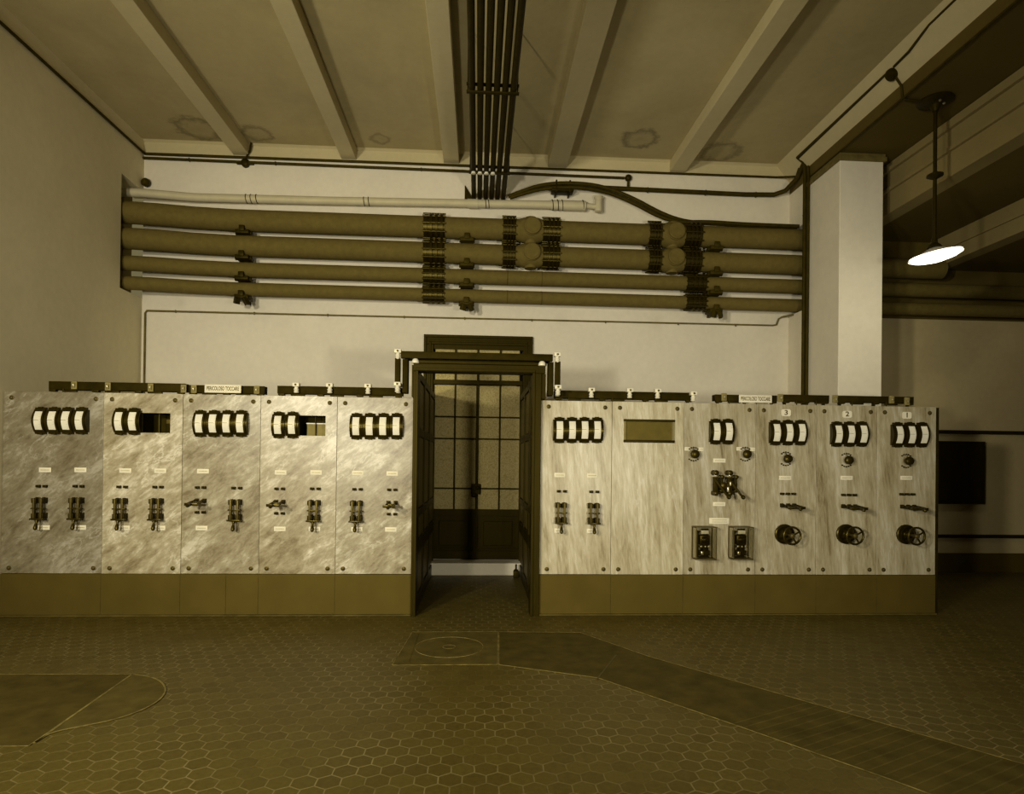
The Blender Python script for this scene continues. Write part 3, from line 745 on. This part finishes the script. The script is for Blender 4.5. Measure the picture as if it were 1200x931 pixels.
# ------------------------------------------------------------------ doorway and passage
PO = 2.42
t = MB(); YW = D-.03
t.box(-.622, -.575, D-.05, D+.12, 0, 2.3295, .004); t.box(.515, .60, D-.05, D+.12, 0, 2.3295, .004); t.box(-.622, .638, D-.05, D+.12, 2.33, PO, .004)
t.box(-.640, -.6225, D-.02, D+.12, 2.09, PO-.03); t.box(.6005, .645, D-.02, D+.12, 2.09, 2.329)
t.box(-.60, -.575, D-.065, D-.0505, 0, 2.334, .003); t.box(.515, .54, D-.065, D-.0505, 0, 2.334, .003); t.box(-.60, .54, D-.065, D-.0505, 2.335, 2.36, .003)
t.box(-.63, .645, D-.085, D-.04, PO-.02, PO+.008, .004)
pt = struct('door_2', t, 'wood', 'dark wooden portal framing the doorway between the two marble banks')
def passage(x0, x1, side_, name, label):
    s = MB(); s.box(x0, x1, D+.12, DB-.02, 0, 2.36); o = struct(name, s, 'wood2', label)
    inx = x1 if side_ < 0 else x0; q = -side_
    f = MB(); d0 = .022
    ys = [D+.12, D+.78, D+1.5, DB-.03]
    for y in ys: f.box(inx, inx+q*d0, y-.0 if y == ys[0] else y-.05, y+.05, 0, 2.36, .004) if y != ys[-1] else f.box(inx, inx+q*d0, y-.06, y, 0, 2.36, .004)
    for z in (0, .55, .92, 1.72, 2.28): f.box(inx, inx+q*d0*.9, ys[0], ys[-1], z, z+(.14 if z in (0, .55) else .075), .004)
    struct('panel_frame', f, 'wood', parent=o)
    m_ = MB()
    for (z0, z1) in ((.14, .55), (.69, .92), (.995, 1.72), (1.795, 2.28)):
        for y0, y1 in ((ys[0]+.05, ys[1]-.05), (ys[1]+.05, ys[2]-.05), (ys[2]+.05, ys[3]-.06)):
            m_.box(inx, inx+q*.008, y0+.012, y1-.012, z0+.012, z1-.012, .002)
    struct('inset_panel', m_, 'patterned' if False else 'slot', parent=o)
passage(-.622, -.598, -1, 'wall_passage_left', 'dark panelled timber side of the passage, left of the doorway')
passage(.575, .60, 1, 'wall_passage_right', 'dark panelled timber side of the passage, right of the doorway')
# far double door
s = MB(); s.box(-.62, .60, DB-.28, DB, 0, .155, .004); struct('trim_4', s, 'wall')
cw = .125
s = MB()
s.box(DX0, DX0+cw, DB-.03, DB+.14, 0, DZ1-cw-.0005, .003); s.box(DX1-cw, DX1, DB-.03, DB+.14, 0, DZ1-cw-.0005, .003); s.box(DX0, DX1, DB-.03, DB+.14, DZ1-cw, DZ1, .006)
s.box(DX0, DX0+.035, DB-.055, DB-.0305, 0, DZ1-.036, .003); s.box(DX1-.035, DX1, DB-.055, DB-.0305, 0, DZ1-.036, .003); s.box(DX0, DX1, DB-.055, DB-.0305, DZ1-.035, DZ1, .003)
s.box(DX0+.07, DX0+.095, DB-.045, DB-.0305, 0, DZ1-.096, .003); s.box(DX1-.095, DX1-.07, DB-.045, DB-.0305, 0, DZ1-.096, .003); s.box(DX0+.07, DX1-.07, DB-.045, DB-.0305, DZ1-.095, DZ1-.07, .003)
dr = struct('door_1', s, 'wood', 'tall dark wooden double door with patterned glass at the end of the passage')
# transom bars
xm = [-.593, -.314, -.015, .288, .553]
s = MB(); s.box(DX0+cw, DX1-cw, DB, DB+.08, 2.50, 2.56, .003); s.box(DX0+cw, DX1-cw, DB, DB+.07, 2.97, DZ1-cw+.002)
for x in xm[1:4]: s.box(x-.012, x+.012, DB+.01, DB+.07, 2.56, 2.98, .003)
struct('transom_bars', s, 'wood', parent=dr)
for i in range(4):
    s = MB(); s.box(xm[i]+.008, xm[i+1]-.008, DB+.04, DB+.046, 2.56, 2.98); struct('pane', s, 'patterned', parent=dr)
zr = [.83, 1.106, 1.773, 2.066, 2.50]
for side_ in (0, 1):
    x0, x1 = ((DX0+cw, xm[2]-.001), (xm[2]+.001, DX1-cw))[side_]
    xc = xm[1] if side_ == 0 else xm[3]
    s = MB(); y0, y1 = DB+.02, DB+.065
    gx0 = -.593 if side_ == 0 else xm[2]+.018; gx1 = xm[2]-.018 if side_ == 0 else .553
    s.box(x0, gx0+.001, y0, y1, .16, 2.5, .002); s.box(gx1-.001, x1, y0, y1, .16, 2.5, .002)
    s.box(gx0, gx1, y0, y1, .16, .27, .002); s.box(gx0, gx1, y0, y1, .74, .83, .002)
    for z in zr[1:4]: s.box(gx0, gx1, y0+.006, y1, z-.011, z+.011, .002)
    s.box(xc-.011, xc+.011, y0+.006, y1, .83, 2.5, .002)
    s.box(gx0, gx1, y0+.025, y1-.005, .27, .74); s.box(gx0+.08, gx1-.08, y0+.012, y0+.026, .34, .67, .006); s.box(gx0, gx1, y0-.008, y0, .30, .315, .002)
    lf = struct('door_leaf', s, 'wood', parent=dr)
    for k in range(4):
        for (a, b) in ((gx0, xc-.011), (xc+.011, gx1)):
            s = MB(); s.box(a+.001, b-.001, y0+.02, y0+.026, zr[k]+(.011 if k else 0), zr[k+1]-.011); struct('pane', s, 'patterned', parent=lf)
s = MB(); s.box(-.026, -.004, DB-.0, DB+.02, .99, 1.2, .003); s.box(-.085, .04, DB-.01, DB+.02, 1.03, 1.17, .01); s.lathe((-.05, DB+.02, 1.02), (0, -1, 0), [(0, .035), (.02, .03), (.04, .012), (.05, .028), (.07, .03), (.08, .01)], 14); s.lathe((.0, DB+.02, 1.12), (0, -1, 0), [(0, .03), (.03, .02), (.05, .028), (.07, .01)], 14)
struct('door_lock', s, 'dark', parent=dr)
# door stop
c = atz(612.5, 669, .0)
t = thing('door_stop', 'small dark iron door stop standing at the right foot of the passage', 'door stop', (.50, 7.85, 0))
s = MB(); s.box(-.035, .035, -.03, .03, .0, .09, .008); s.build('base', 'dark', t); s = MB(); s.cyl((0, 0, .08), (0, 0, .17), .012); s.lathe((0, 0, .09), (0, 0, 1), [(0, .028), (.012, .03), (.02, .012)], 12); s.build('pin', 'dark', t)

# bars that bridge the doorway
t = thing('bridging_busbar', 'dark busbar bridge carried across above the doorway', 'busbar', (0, 0, 0))
s = MB(); s.box(-.735, .70, D-.12, D-.06, 2.44, 2.505, .004); s.box(-.715, .69, D+.02, D+.06, 2.44, 2.505, .004); s.build('bar', 'board', t)
s = MB(); s.box(-.79, -.74, D-.11, D-.06, 2.19, 2.44, .004); s.build('drop_bar', 'board', t)
s = MB(); s.box(-.725, -.675, D-.06, D+.06, 2.12, 2.44, .004); s.build('drop_bar', 'board', t)
s = MB(); s.box(.665, .715, D-.06, D+.06, 2.12, 2.44, .004); s.build('drop_bar', 'board', t)
s = MB(); s.box(.725, .775, D-.11, D-.06, 2.19, 2.44, .004); s.build('drop_bar', 'board', t)
def dome():
    o = MB().lathe((0, 0, -.028), (0, 0, 1), [(0, .034), (.006, .036), (.02, .034), (.036, .026), (.046, .014), (.05, .004)], 18).build('insulator', 'porcelain'); return o
for (x, y, z, l) in ((-.60, D-.09, 2.425, 'white domed insulator under the left end of the busbar bridge'), (.60, D-.09, 2.425, 'white domed insulator under the right end of the busbar bridge')):
    place('dome', dome, (x, y, z), l, 'insulator', 'insulators at the doorway head')
for (x, z, l) in ((-.765, 2.475, 'square white insulator at the upper left corner of the busbar bridge'), (.745, 2.475, 'square white insulator at the upper right corner of the busbar bridge'),
                  (-.765, 2.165, 'square white insulator at the foot of the left drop bars'), (.755, 2.165, 'square white insulator at the foot of the right drop bars')):
    place('ins', make_ins, (x, D-.09, z), l, 'insulator', 'insulators at the doorway head')

# ------------------------------------------------------------------ big pipes
YP = 8.09
pipes = [('thick top pipe', 4.515, .136, -.002), ('second thick pipe from the top', 4.183, .131, -.004), ('third pipe from the top, thinner', 3.884, .094, -.002), ('lowest pipe, thinner', 3.633, .084, -.003)]
for i, (nm, z, r, sl) in enumerate(pipes):
    t = thing('large_pipe', '%s of the four brown pipes along the back wall' % nm, 'pipe', (0, 0, 0), 'large pipes along the back wall')
    def zz(x): return z+sl*x
    s = MB(); s.tube([(XL-.5, YP-.14, zz(-4.9)), (XL+.05, YP-.13, zz(-4.3)), (XL+.35, YP-.10, zz(-4)), (XL+.75, YP-.04, zz(-3.6)), (XL+1.25, YP, zz(-3.1)), (-2, YP, zz(-2)), (0, YP, zz(0)), (2, YP, zz(2)), (4.9, YP, zz(4.9)), ((5.04, 6.28, XR-.05, XR-.05)[i], YP, zz(4.9))], r, 28)
    s.build('pipe_run', 'pipe', t)
    def coupling(x, w, k=1.0):
        s = MB(); n = 4; pr = [(0, r*1.02), (0, r*1.12)]
        for j in range(n):
            a = w*j/n; b_ = w/n; big = 1.30 if j in (1, 2, 3) else 1.18
            pr += [(a+.15*b_, r*1.12), (a+.2*b_, r*big), (a+.7*b_, r*big), (a+.75*b_, r*1.12)]
        pr += [(w, r*1.12), (w, r*1.02)]
        s.lathe((x-w/2, YP, zz(x)), (1, 0, 0), pr, 30)
        for q in range(10):
            a = 2*PI*q/10
            s.cyl((x-w/2-.012, YP+r*1.22*math.cos(a), zz(x)+r*1.22*math.sin(a)), (x+w/2+.012, YP+r*1.22*math.cos(a), zz(x)+r*1.22*math.sin(a)), .012, 8)
        s.build('coupling', 'black_gloss', t)
    coupling(-.60, .27)
    if i < 2:
        for (x0, x1, xc) in ((.37, .92, .655), (2.29, 2.80, 2.545)):
            coupling(x0, .16); coupling(x1, .22)
            s = MB(); s.lathe((xc-.2, YP, zz(xc)), (1, 0, 0), [(0, r*1.0), (.04, r*1.02), (.10, r*1.16), (.16, r*1.22), (.24, r*1.22), (.30, r*1.16), (.36, r*1.02), (.4, r)], 28)
            s.lathe((xc, YP+r, zz(xc)), (0, -1, 0), [(0, .11), (r*2.1, .105), (r*2.2, .112)], 28)
            s.lathe((xc, YP, zz(xc)-r*1.28), (0, 0, 1), [(0, .075), (r*.3, .09), (r*2.3, .09), (r*2.5, .075)], 22); s.build('cross_fitting', 'pipe', t)
            s = MB(); s.lathe((xc+.01, YP-r*1.15, zz(xc)+.005), (0, -1, 0), [(0, .108), (.028, .108), (.036, .098), (.036, .088), (.042, .085)], 30); s.build('end_cap', 'pipe', t)
    else:
        coupling(2.86, .26)
        s = MB()
        for x in (.35, .80): s.lathe((x, YP, zz(x)), (1, 0, 0), [(0, r*1.0), (.0, r*1.025), (.012, r*1.025), (.012, r)], 28)
        s.build('joint_ring', 'slab', t)
    # cradle brackets
    for xk, (bx, fl) in enumerate(((-3.02, 0), (-.175, 1), (3.12, 1))):
        s = MB(); zt = zz(bx)-r
        s.box(bx-.085, bx+.085, YP-.10, YP+.10, zt-.055, zt-.006, .008)
        s.cyl((bx-.10, YP-.02, zt-.03), (bx+.10, YP-.02, zt-.03), .03, 12)
        if i == 3:
            s.obox((bx-.03, YP-.12, zt-.05), (bx-.05, YP-.10, zt-.13), .07, .05, bev=.005); s.obox((bx+.04, YP-.1, zt-.04), (bx+.075, YP-.06, zt-.125), .05, .06, bev=.005)
        s.box(bx-.02, bx+.02, YP+.05, DB-.002, zt-.07, zt-.03)
        s.box(bx-.035, bx+.035, YP-.115, YP-.085, zt-.03, zt+.045, .01)
        s.build('cradle', 'conduit' if fl else 'dark', t)

# thin white pipe above
zw = lambda x: 4.872+.017*(x+1)
t = thing('white_pipe', 'slim white painted pipe above the brown pipes, ending in an elbow', 'pipe', (0, 0, 0))
YW2 = DB-.10
s = MB(); s.tube([(XL-.4, YW2-.15, zw(-4.4)), (XL+.1, YW2-.14, zw(-4.3)), (XL+.7, YW2-.03, zw(-3.7)), (-2, YW2, zw(-2)), (0, YW2, zw(0)), (1.40, YW2, zw(1.4))], .053, 20); s.build('pipe_run', 'white_pipe', t)
s = MB()
for x, w in ((-3.55, .9), (-1.65, .22), (.0, .12), (.98, .3)): pass
s.lathe((.93, YW2, zw(.93)), (1, 0, 0), [(0, .062), (.14, .062), (.145, .066), (.46, .066), (.465, .06)], 20)
s.build('sleeve', 'white_pipe', t); s = MB(); s.lathe((-.18, YW2, zw(-.2)), (1, 0, 0), [(0, .061), (.14, .061)], 20); s.build('sleeve', 'white_pipe', t)
s = MB(); s.tube([(1.40, YW2, zw(1.4)), (1.50, YW2, zw(1.4)-.01), (1.56, YW2, zw(1.4)-.01), (1.57, YW2, zw(1.4)+.06), (1.57, YW2, zw(1.4)+.11)], .036, 14, 2)
s.lathe((1.57, YW2, zw(1.4)-.085), (0, 0, 1), [(0, .03), (.01, .05), (.18, .05), (.19, .06), (.21, .06)], 18); s.build('elbow', 'white_pipe', t)
for grp in ((-3.03, -2.97, -2.90), (-1.53, -1.47), (.06, .10), (.95, 1.02, 1.08), (1.36,)):
    s = MB(); xa = grp[len(grp)//2]
    for x in grp: s.torus((x, YW2-(.0176 if x < -2.5 else 0), zw(x)), (1, 0, .12), .068 if x > .9 else .056, .005, 20, 6)
    s.cyl((xa, YW2, zw(xa)+.05), (xa, DB, zw(xa)+.07), .006, 8); s.build('wire_tie', 'conduit', t)
s = MB(); s.lathe((XL+.05, DB, 5.03), (0, -1, 0), [(0, .03), (.03, .05), (.07, .055), (.10, .035), (.11, .01)], 18)
tag(s.build('round_fitting', 'conduit'), 'small round dark fitting in the upper left corner of the back wall', 'fitting')

# ------------------------------------------------------------------ bundle of ceiling bars
zb = 5.012
for k in range(6):
    x = -.098+.0785*k
    s = MB(); s.tube([(x, YF+.02, zb), (x, DB-.30, zb), (x, DB-.12, zb-.005), (x, DB, zb-.01)], .031, 12)
    tag(s.build('ceiling_bar', 'dark'), '%s long dark cable from the left in the bundle hung under the ceiling' % ORD[k], 'cable', 'cables hung under the ceiling')
for (y, l, w) in ((5.85, 'iron hanger across the cable bundle nearer the viewer', 0), (7.5, 'hanger with white insulators across the cable bundle near the back wall', 1)):
    t = thing('cable_hanger', l, 'hanger', (.098, y, zb))
    s = MB(); s.box(-.25, .25, -.02, .02, -.045, -.03, .003); s.box(-.25, .25, -.02, .02, .03, .045, .003); s.cyl((-.235, 0, -.04), (-.235, 0, ZC-zb), .007, 8); s.cyl((.235, 0, -.04), (.235, 0, ZC-zb), .007, 8); s.build('hanger_frame', 'dark', t)
    if w:
        for k in range(4):
            s = MB(); s.lathe((-.196+.0785*k, -.0, -.052), (0, 0, 1), [(0, .024), (.004, .030), (.02, .030)], 14); s.build('insulator_cap', 'porcelain', t)
s = MB(); s.prism([(-.22, 5.16), (-.22, 4.93), (-.12, 4.98), (-.15, 5.05)], 'y', DB-.03, DB-.001)
tag(s.build('cable_entry', 'dark', smooth=False), 'small dark plate where the cable bundle meets the back wall', 'plate')

# curved pair of cables going down on the top pipe
for k, dz in enumerate((0, -.055)):
    pts = [(.36+.02*k, DB-.09, 5.0+dz*.3), (.5, DB-.12, 5.05+dz*.6), (.8, DB-.16, 5.15+dz), (1.2, DB-.2, 5.17+dz), (1.6, DB-.22, 5.13+dz), (2.0, DB-.24, 4.98+dz*1.1), (2.35, DB-.24, 4.80+dz*1.1), (2.65, DB-.24, 4.70+dz*.5), (2.95, DB-.21-.055*k, 4.690), (3.5, DB-.20-.055*k, 4.675), (4.249, DB-.20-.055*k, 4.672)]
    s = MB(); s.tube(pts, .024, 12, 2)
    tag(s.build('thick_cable', 'conduit'), ('upper' if k == 0 else 'lower')+' one of two thick cables arching down onto the top pipe', 'cable', 'arching cables')
s = MB(); s.box(.93, 1.22, DB-.20, DB-.05, 5.06, 5.10, .006); s.box(.98, 1.0, DB-.21, DB, 5.04, 5.20, .004); s.box(1.16, 1.18, DB-.21, DB, 5.04, 5.20, .004)
tag(s.build('cable_cleat', 'dark'), 'dark iron cleat holding the arching cables to the wall', 'cleat')

# ------------------------------------------------------------------ conduits
def conduit(name, pts, r, label, mat='conduit', clips=(), smooth=0, cat='conduit'):
    t = thing(name, label, cat, (0, 0, 0), None)
    MB().tube(pts, r, 10, smooth).build('tube', mat, t)
    if clips:
        for c in clips:
            s = MB(); c = Vector(c); s.torus(c, (1, 0, 0), r+.004, .005, 14, 6); s.box(c.x-.008, c.x+.008, c.y, c.y+r+.02, c.z-.005, c.z+.005)
            s.build('clip', mat, t)
    return t
W = lambda x, y, o=.03: aty(x, y, DB-o)
# thin line following the ceiling edge round the room
zt = 5.415
conduit('edge_conduit', [(XL+.02, YF+.02, zt-.06), (XL+.02, DB-.03, zt), (4.05, DB-.03, zt+.01), (4.2, 8.02, 5.33), (4.225, 7.9, 5.55)], .013, 'thin dark conduit running along the edge of the ceiling')
# second line with a junction
conduit('upper_conduit', [(XL+.0, DB-.03, 5.36), (-3.2, DB-.03, 5.355), (-.2, DB-.03, 5.345), (1.93, DB-.03, 5.335)], .018, 'dark conduit on the back wall just under the ceiling line', clips=[(-3.8, DB-.03, 5.357), (-2.7, DB-.03, 5.353), (-.8, DB-.03, 5.347)])
s = MB(); s.lathe((-3.09, DB, 5.345), (0, -1, 0), [(0, .055), (.04, .055), (.05, .045), (.06, .02)], 18); s.tube([(-3.09, DB-.03, 5.36), (-3.07, DB-.04, 5.42), (-3.02, DB-.06, 5.50), (-3.0, DB-.08, 5.59)], .012, 8)
s.box(-3.2, -2.98, DB-.045, DB-.005, 5.325, 5.365, .006)
tag(s.build('junction_box', 'dark'), 'round junction box on the upper conduit near the left corner', 'junction box')
t = thing('ball_junction', 'dark round junction where the upper conduit drops to the thick conduit', 'junction box', (1.985, DB-.04, 5.335))
MB().lathe((0, 0, -.045), (0, 0, 1), [(0, .012), (.01, .034), (.03, .045), (.055, .045), (.078, .032), (.09, .008)], 18).build('ball', 'dark', t)
MB().cyl((0, 0, -.04), (0, 0, -.14), .017).build('drop_tube', 'conduit', t)
zk = 5.175
conduit('thick_conduit', [(.93, DB-.05, zk+.015), (1.99, DB-.05, zk+.005), (3.6, DB-.05, zk-.012), (4.0, DB-.06, zk-.005), (4.12, DB-.14, zk+.02), (4.2, 8.0, zk+.12), (4.215, 7.85, zk+.26)], .030, 'thick dark conduit along the upper right of the back wall', clips=[(2.25, DB-.05, zk), (3.05, DB-.05, zk-.008), (3.75, DB-.05, zk-.01)])
# lower thin line, left drop and curl at the right end
c0 = W(170, 364).z
conduit('lower_conduit', [(XL+.05, DB-.02, .4), (XL+.05, DB-.02, c0-.03), (XL+.07, DB-.02, c0), (-2, DB-.02, c0+.0), (4.02, DB-.02, c0+.01), (4.07, DB-.02, c0+.02), (4.10, DB-.02, c0+.10), (4.14, DB-.03, c0+.125), (4.235, DB-.16, c0+.13)], .011, 'thin brown conduit below the pipes, dropping down the left corner', 'conduit_thin',
        clips=[(-3.95, DB-.02, c0), (-2.95, DB-.02, c0), (-2.0, DB-.02, c0), (-1.0, DB-.02, c0), (-.2, DB-.02, c0), (.7, DB-.02, c0), (1.7, DB-.02, c0), (2.7, DB-.02, c0), (3.5, DB-.02, c0)])
# vertical bundle on the pier
xs_ = PX0-.02
for k, (dy, r, lab) in enumerate(((7.83, .026, 'thick vertical conduit running down the edge of the pier'), (7.745, .017, 'slim vertical conduit beside the thick one on the pier'))):
    conduit('pier_conduit', [(xs_-.012, dy, .42), (xs_-.012, dy, 5.0), (xs_-.012, dy, 5.2), (xs_-.01, dy+.02, 5.52 if k == 0 else 5.35)], r, lab, clips=[(xs_-.012, dy, 3.2), (xs_-.012, dy, 4.75)])
q = [(XP, Y_, Z_) for XP, Y_, Z_ in ((4.22, 7.86, 5.50), (4.20, 7.86, 5.34+.22), (4.16, 7.6, 5.46), (4.16, 6.12, 5.46))]
conduit('beam_conduit', [(4.215, 7.84, 5.28), (4.19, 7.83, 5.42), (4.13, 7.86, 5.50), (4.13, 6.10, 5.50)], .013, 'thin conduit running forward along the upper face of the main beam')
conduit('beam_conduit', [(4.13, 5.98, 5.50), (4.12, 5.75, 5.50), (4.10, 5.45, 5.55), (4.10, YF+.02, 5.55)], .013, 'thin conduit continuing toward the viewer from the round box on the beam')
s = MB(); s.lathe((4.16, 6.04, 5.47), (-.75, 0, -.66), [(0, .06), (.03, .062), (.05, .05), (.055, .02)], 18)
tag(s.build('junction_box', 'dark'), 'round junction box high on the main beam near the hanging lamp', 'junction box')
conduit('lamp_conduit', [(4.15, 6.02, 5.46), (4.225, 6.0, 5.32), (4.235, 6.0, 5.205), (4.26, 6.0, 5.185), (4.48, 6.02, 5.185)], .012, 'short bent conduit feeding the ceiling rose of the hanging lamp')
conduit('cap_conduit', [(4.235, 7.80, 5.20), (4.235, 5.6, 5.195), (4.235, YF+.02, 5.195)], .012, 'dark conduit along the lower edge of the main beam')

# ------------------------------------------------------------------ hanging lamp
t = thing('pendant_lamp', 'glowing pendant lamp hanging from the beam at the upper right', 'lamp', (4.60, 6.02, 5.2))
MB().lathe((0, 0, 0), (0, 0, -1), [(0, .16), (.012, .165), (.03, .13), (.05, .06), (.08, .04), (.11, .028)], 26).build('ceiling_rose', 'dark', t)
s = MB()
for a in (0, 2.1, 4.2): s.lathe((.05*math.cos(a), .05*math.sin(a)-.05, -.045), (0, -.3, -1), [(0, .012), (.012, .012), (.016, .005)], 10)
s.build('screw', 'steel', t)
MB().cyl((0, 0, -.1), (0, 0, -1.47), .018, 14).build('rod', 'dark', t)
MB().lathe((0, 0, -.80), (0, 0, 1), [(0, .02), (.015, .05), (.03, .075), (.045, .075), (.06, .045), (.075, .02)], 20).build('rod_collar', 'dark', t)
MB().lathe((0, 0, -1.50), (0, 0, 1), [(0, .07), (.02, .06), (.05, .03), (.10, .025)], 18).build('lamp_holder', 'dark', t)
sh = MB().lathe((0, 0, 0), (0, 0, -1), [(0, .05), (.02, .09), (.055, .18), (.085, .238), (.088, .238), (.075, .20)], 36).build('lamp_shade', 'enamel', t)
gl = MB().lathe((0, 0, -.07), (0, 0, -1), [(0, .23), (.02, .232), (.045, .18), (.065, .09), (.075, .02)], 36).build('opal_glass', 'glow', t)
for o in (sh, gl):
    o.location = (0, 0, -1.50); o.rotation_euler = (0, math.radians(-9), 0)

# ------------------------------------------------------------------ aisle back wall items
conduit('aisle_conduit', [(PX1, DB-.03, 5.33), (XR, DB-.03, 5.33)], .02, 'dark horizontal conduit high on the aisle wall behind the lamp')
s = MB(); s.box(4.9, XR, DB-.05, DB-.001, 1.935, 1.985, .004); tag(s.build('wall_rail', 'dark'), 'upper dark rail along the back wall right of the switchboard', 'rail')
s = MB(); s.box(4.9, XR, DB-.05, DB-.001, .485, .53, .004); tag(s.build('wall_rail', 'dark'), 'lower dark rail along the back wall right of the switchboard', 'rail')
t = thing('wall_cabinet', 'dark wooden cabinet front on the back wall beyond the right end of the switchboard', 'cabinet', (6.2, DB, .96))
s = MB(); s.box(-.8, .82, -.10, -.001, 0, .87, .006); s.build('body', 'wood', t); s = MB(); s.box(-.74, -.02, -.115, -.10, .05, .82, .004); s.build('door', 'wood2', t); s = MB(); s.box(.04, .76, -.115, -.10, .05, .82, .004); s.build('door', 'wood2', t)

# ------------------------------------------------------------------ floor covers
def poly_thing(name, pts, z, mat, label, cat, jw=.006, extra=None):
    t = thing(name, label, cat, (0, 0, 0))
    MB().prism(pts, 'z', .0005, z).build('slab', mat, t, smooth=False)
    s = MB(); n = len(pts)
    for i in range(n):
        a, b = Vector(pts[i]+(z,)), Vector(pts[(i+1) % n]+(z,))
        if (b-a).length > .01: s.obox(a, b, jw, .002)
    s.build('mortar_edge', 'joint', t, smooth=False)
    return t
t = poly_thing('square_floor_cover', [(-.60, 4.51), (.16, 4.51), (.19, 5.37), (-.545, 5.37)], .004, 'slab', 'square cement cover with a round inset in the floor before the doorway', 'floor cover')
s = MB(); s.torus((-.21, 4.94, .004), (0, 0, 1), .27, .0025, 40, 6); s.torus((-.21, 4.94, .004), (0, 0, 1), .05, .002, 20, 6); s.build('round_inset', 'joint', t)
s = MB(); s.box(-.49, -.48, 4.56, 5.32, .004, .005); s.build('inset_line', 'slab_dark', t)
top = [(.20, 5.37), (.905, 5.337), (1.32, 4.68), (2.413, 3.357), (3.35, 2.2)]
bot = [(2.75, 1.75), (1.95, 2.85), (1.472, 3.451), (.838, 4.223), (.17, 4.51)]
t = poly_thing('trench_cover', top+bot, .003, 'slab_dark', 'long smooth cement trench cover running to the lower right across the floor', 'floor cover', .007)
s = MB(); a, b = atz(699, 797, .004), atz(722, 768, .004); s.obox((a.x, a.y, .0035), (b.x, b.y, .0035), .012, .002); s.build('groove', 'ink', t, smooth=False)
def edge_at(pts, y):
    for (xa, ya), (xb, yb) in zip(pts[:-1], pts[1:]):
        if min(ya, yb) <= y <= max(ya, yb) and ya != yb: return xa+(xb-xa)*(y-ya)/(yb-ya)
for k in range(30):
    y = 3.75-k*.05; xa, xb = edge_at(top, y), edge_at(bot, y-.28)
    if xa is None or xb is None: continue
    s = MB(); s.obox((xa-.03, y, .0033), (xb+.03, y-.28, .0033), .008, .0012); s.build('rib_line', 'slab', t, smooth=False)
arc = [(x, y) for x, y, _ in (atz(*p, 0) for p in ((40, 872), (60, 859), (100, 851.5), (140, 843), (170, 832), (188, 821), (195, 810), (190, 800), (177, 794), (155, 791)))]
for _ in range(2):
    arc = [arc[0]]+[p for a_, b_ in zip(arc[:-1], arc[1:]) for p in ((a_[0]*.75+b_[0]*.25, a_[1]*.75+b_[1]*.25), (a_[0]*.25+b_[0]*.75, a_[1]*.25+b_[1]*.75))]+[arc[-1]]
poly_thing('curved_floor_slab', arc, .004, 'slab', 'pale-edged half-round cement slab in the lower left floor', 'floor slab', .011)
a1, a2 = atz(155, 791, 0), atz(38, 873, 0)
poly_thing('dark_floor_slab', [(a1.x-.005, a1.y), (a2.x-.005, a2.y-.02), (a2.x-1.2, a2.y-.02), (a2.x-1.2, a1.y+.02)], .003, 'slab_dark', 'dark cement slab at the left edge beside the half-round one', 'floor slab', .006)

# ------------------------------------------------------------------ light
def area(name, loc, target, size, energy, color):
    l = bpy.data.lights.new(name, 'AREA'); l.shape = 'DISK'; l.size = size; l.energy = energy; l.color = color
    o = bpy.data.objects.new(name, l); C.objects.link(o); o.location = loc
    o.rotation_euler = (Vector(target)-Vector(loc)).to_track_quat('-Z', 'Y').to_euler(); return o
def flood(name, loc, target, size, energy, color, angle, blend):
    l = bpy.data.lights.new(name, 'SPOT'); l.shadow_soft_size = size; l.energy = energy; l.color = color
    l.spot_size = math.radians(angle); l.spot_blend = blend
    o = bpy.data.objects.new(name, l); C.objects.link(o); o.location = loc
    o.rotation_euler = (Vector(target)-Vector(loc)).to_track_quat('-Z', 'Y').to_euler(); return o
flood('flood_light_high', (-3.75, -.9, 2.9), (.5, 8, 2.2), .22, 1150, (1, .93, .75), 115, .9)
flood('flood_light_left', (-2.1, -.6, 1.90), (-.1, 8, 1.9), .22, 830, (1, .93, .75), 98, .9)
flood('flood_light_right', (2.35, -.5, 1.40), (1.4, 8, 1.6), .2, 560, (1, .93, .75), 78, .9)
pl = bpy.data.lights.new('pendant_glow', 'POINT'); pl.energy = 14; pl.color = (1, .93, .72); pl.shadow_soft_size = .2
o = bpy.data.objects.new('pendant_glow', pl); C.objects.link(o); o.location = (4.62, 6.02, 3.42)
w = bpy.data.worlds.new('world'); bpy.context.scene.world = w; w.use_nodes = True
w.node_tree.nodes['Background'].inputs[0].default_value = (.5, .42, .2, 1); w.node_tree.nodes['Background'].inputs[1].default_value = .3

sc = bpy.context.scene
sc.view_settings.view_transform = 'Standard'; sc.view_settings.look = 'None'; sc.view_settings.gamma = 1
sc.view_settings.use_curve_mapping = False; sc.view_settings.exposure = 0
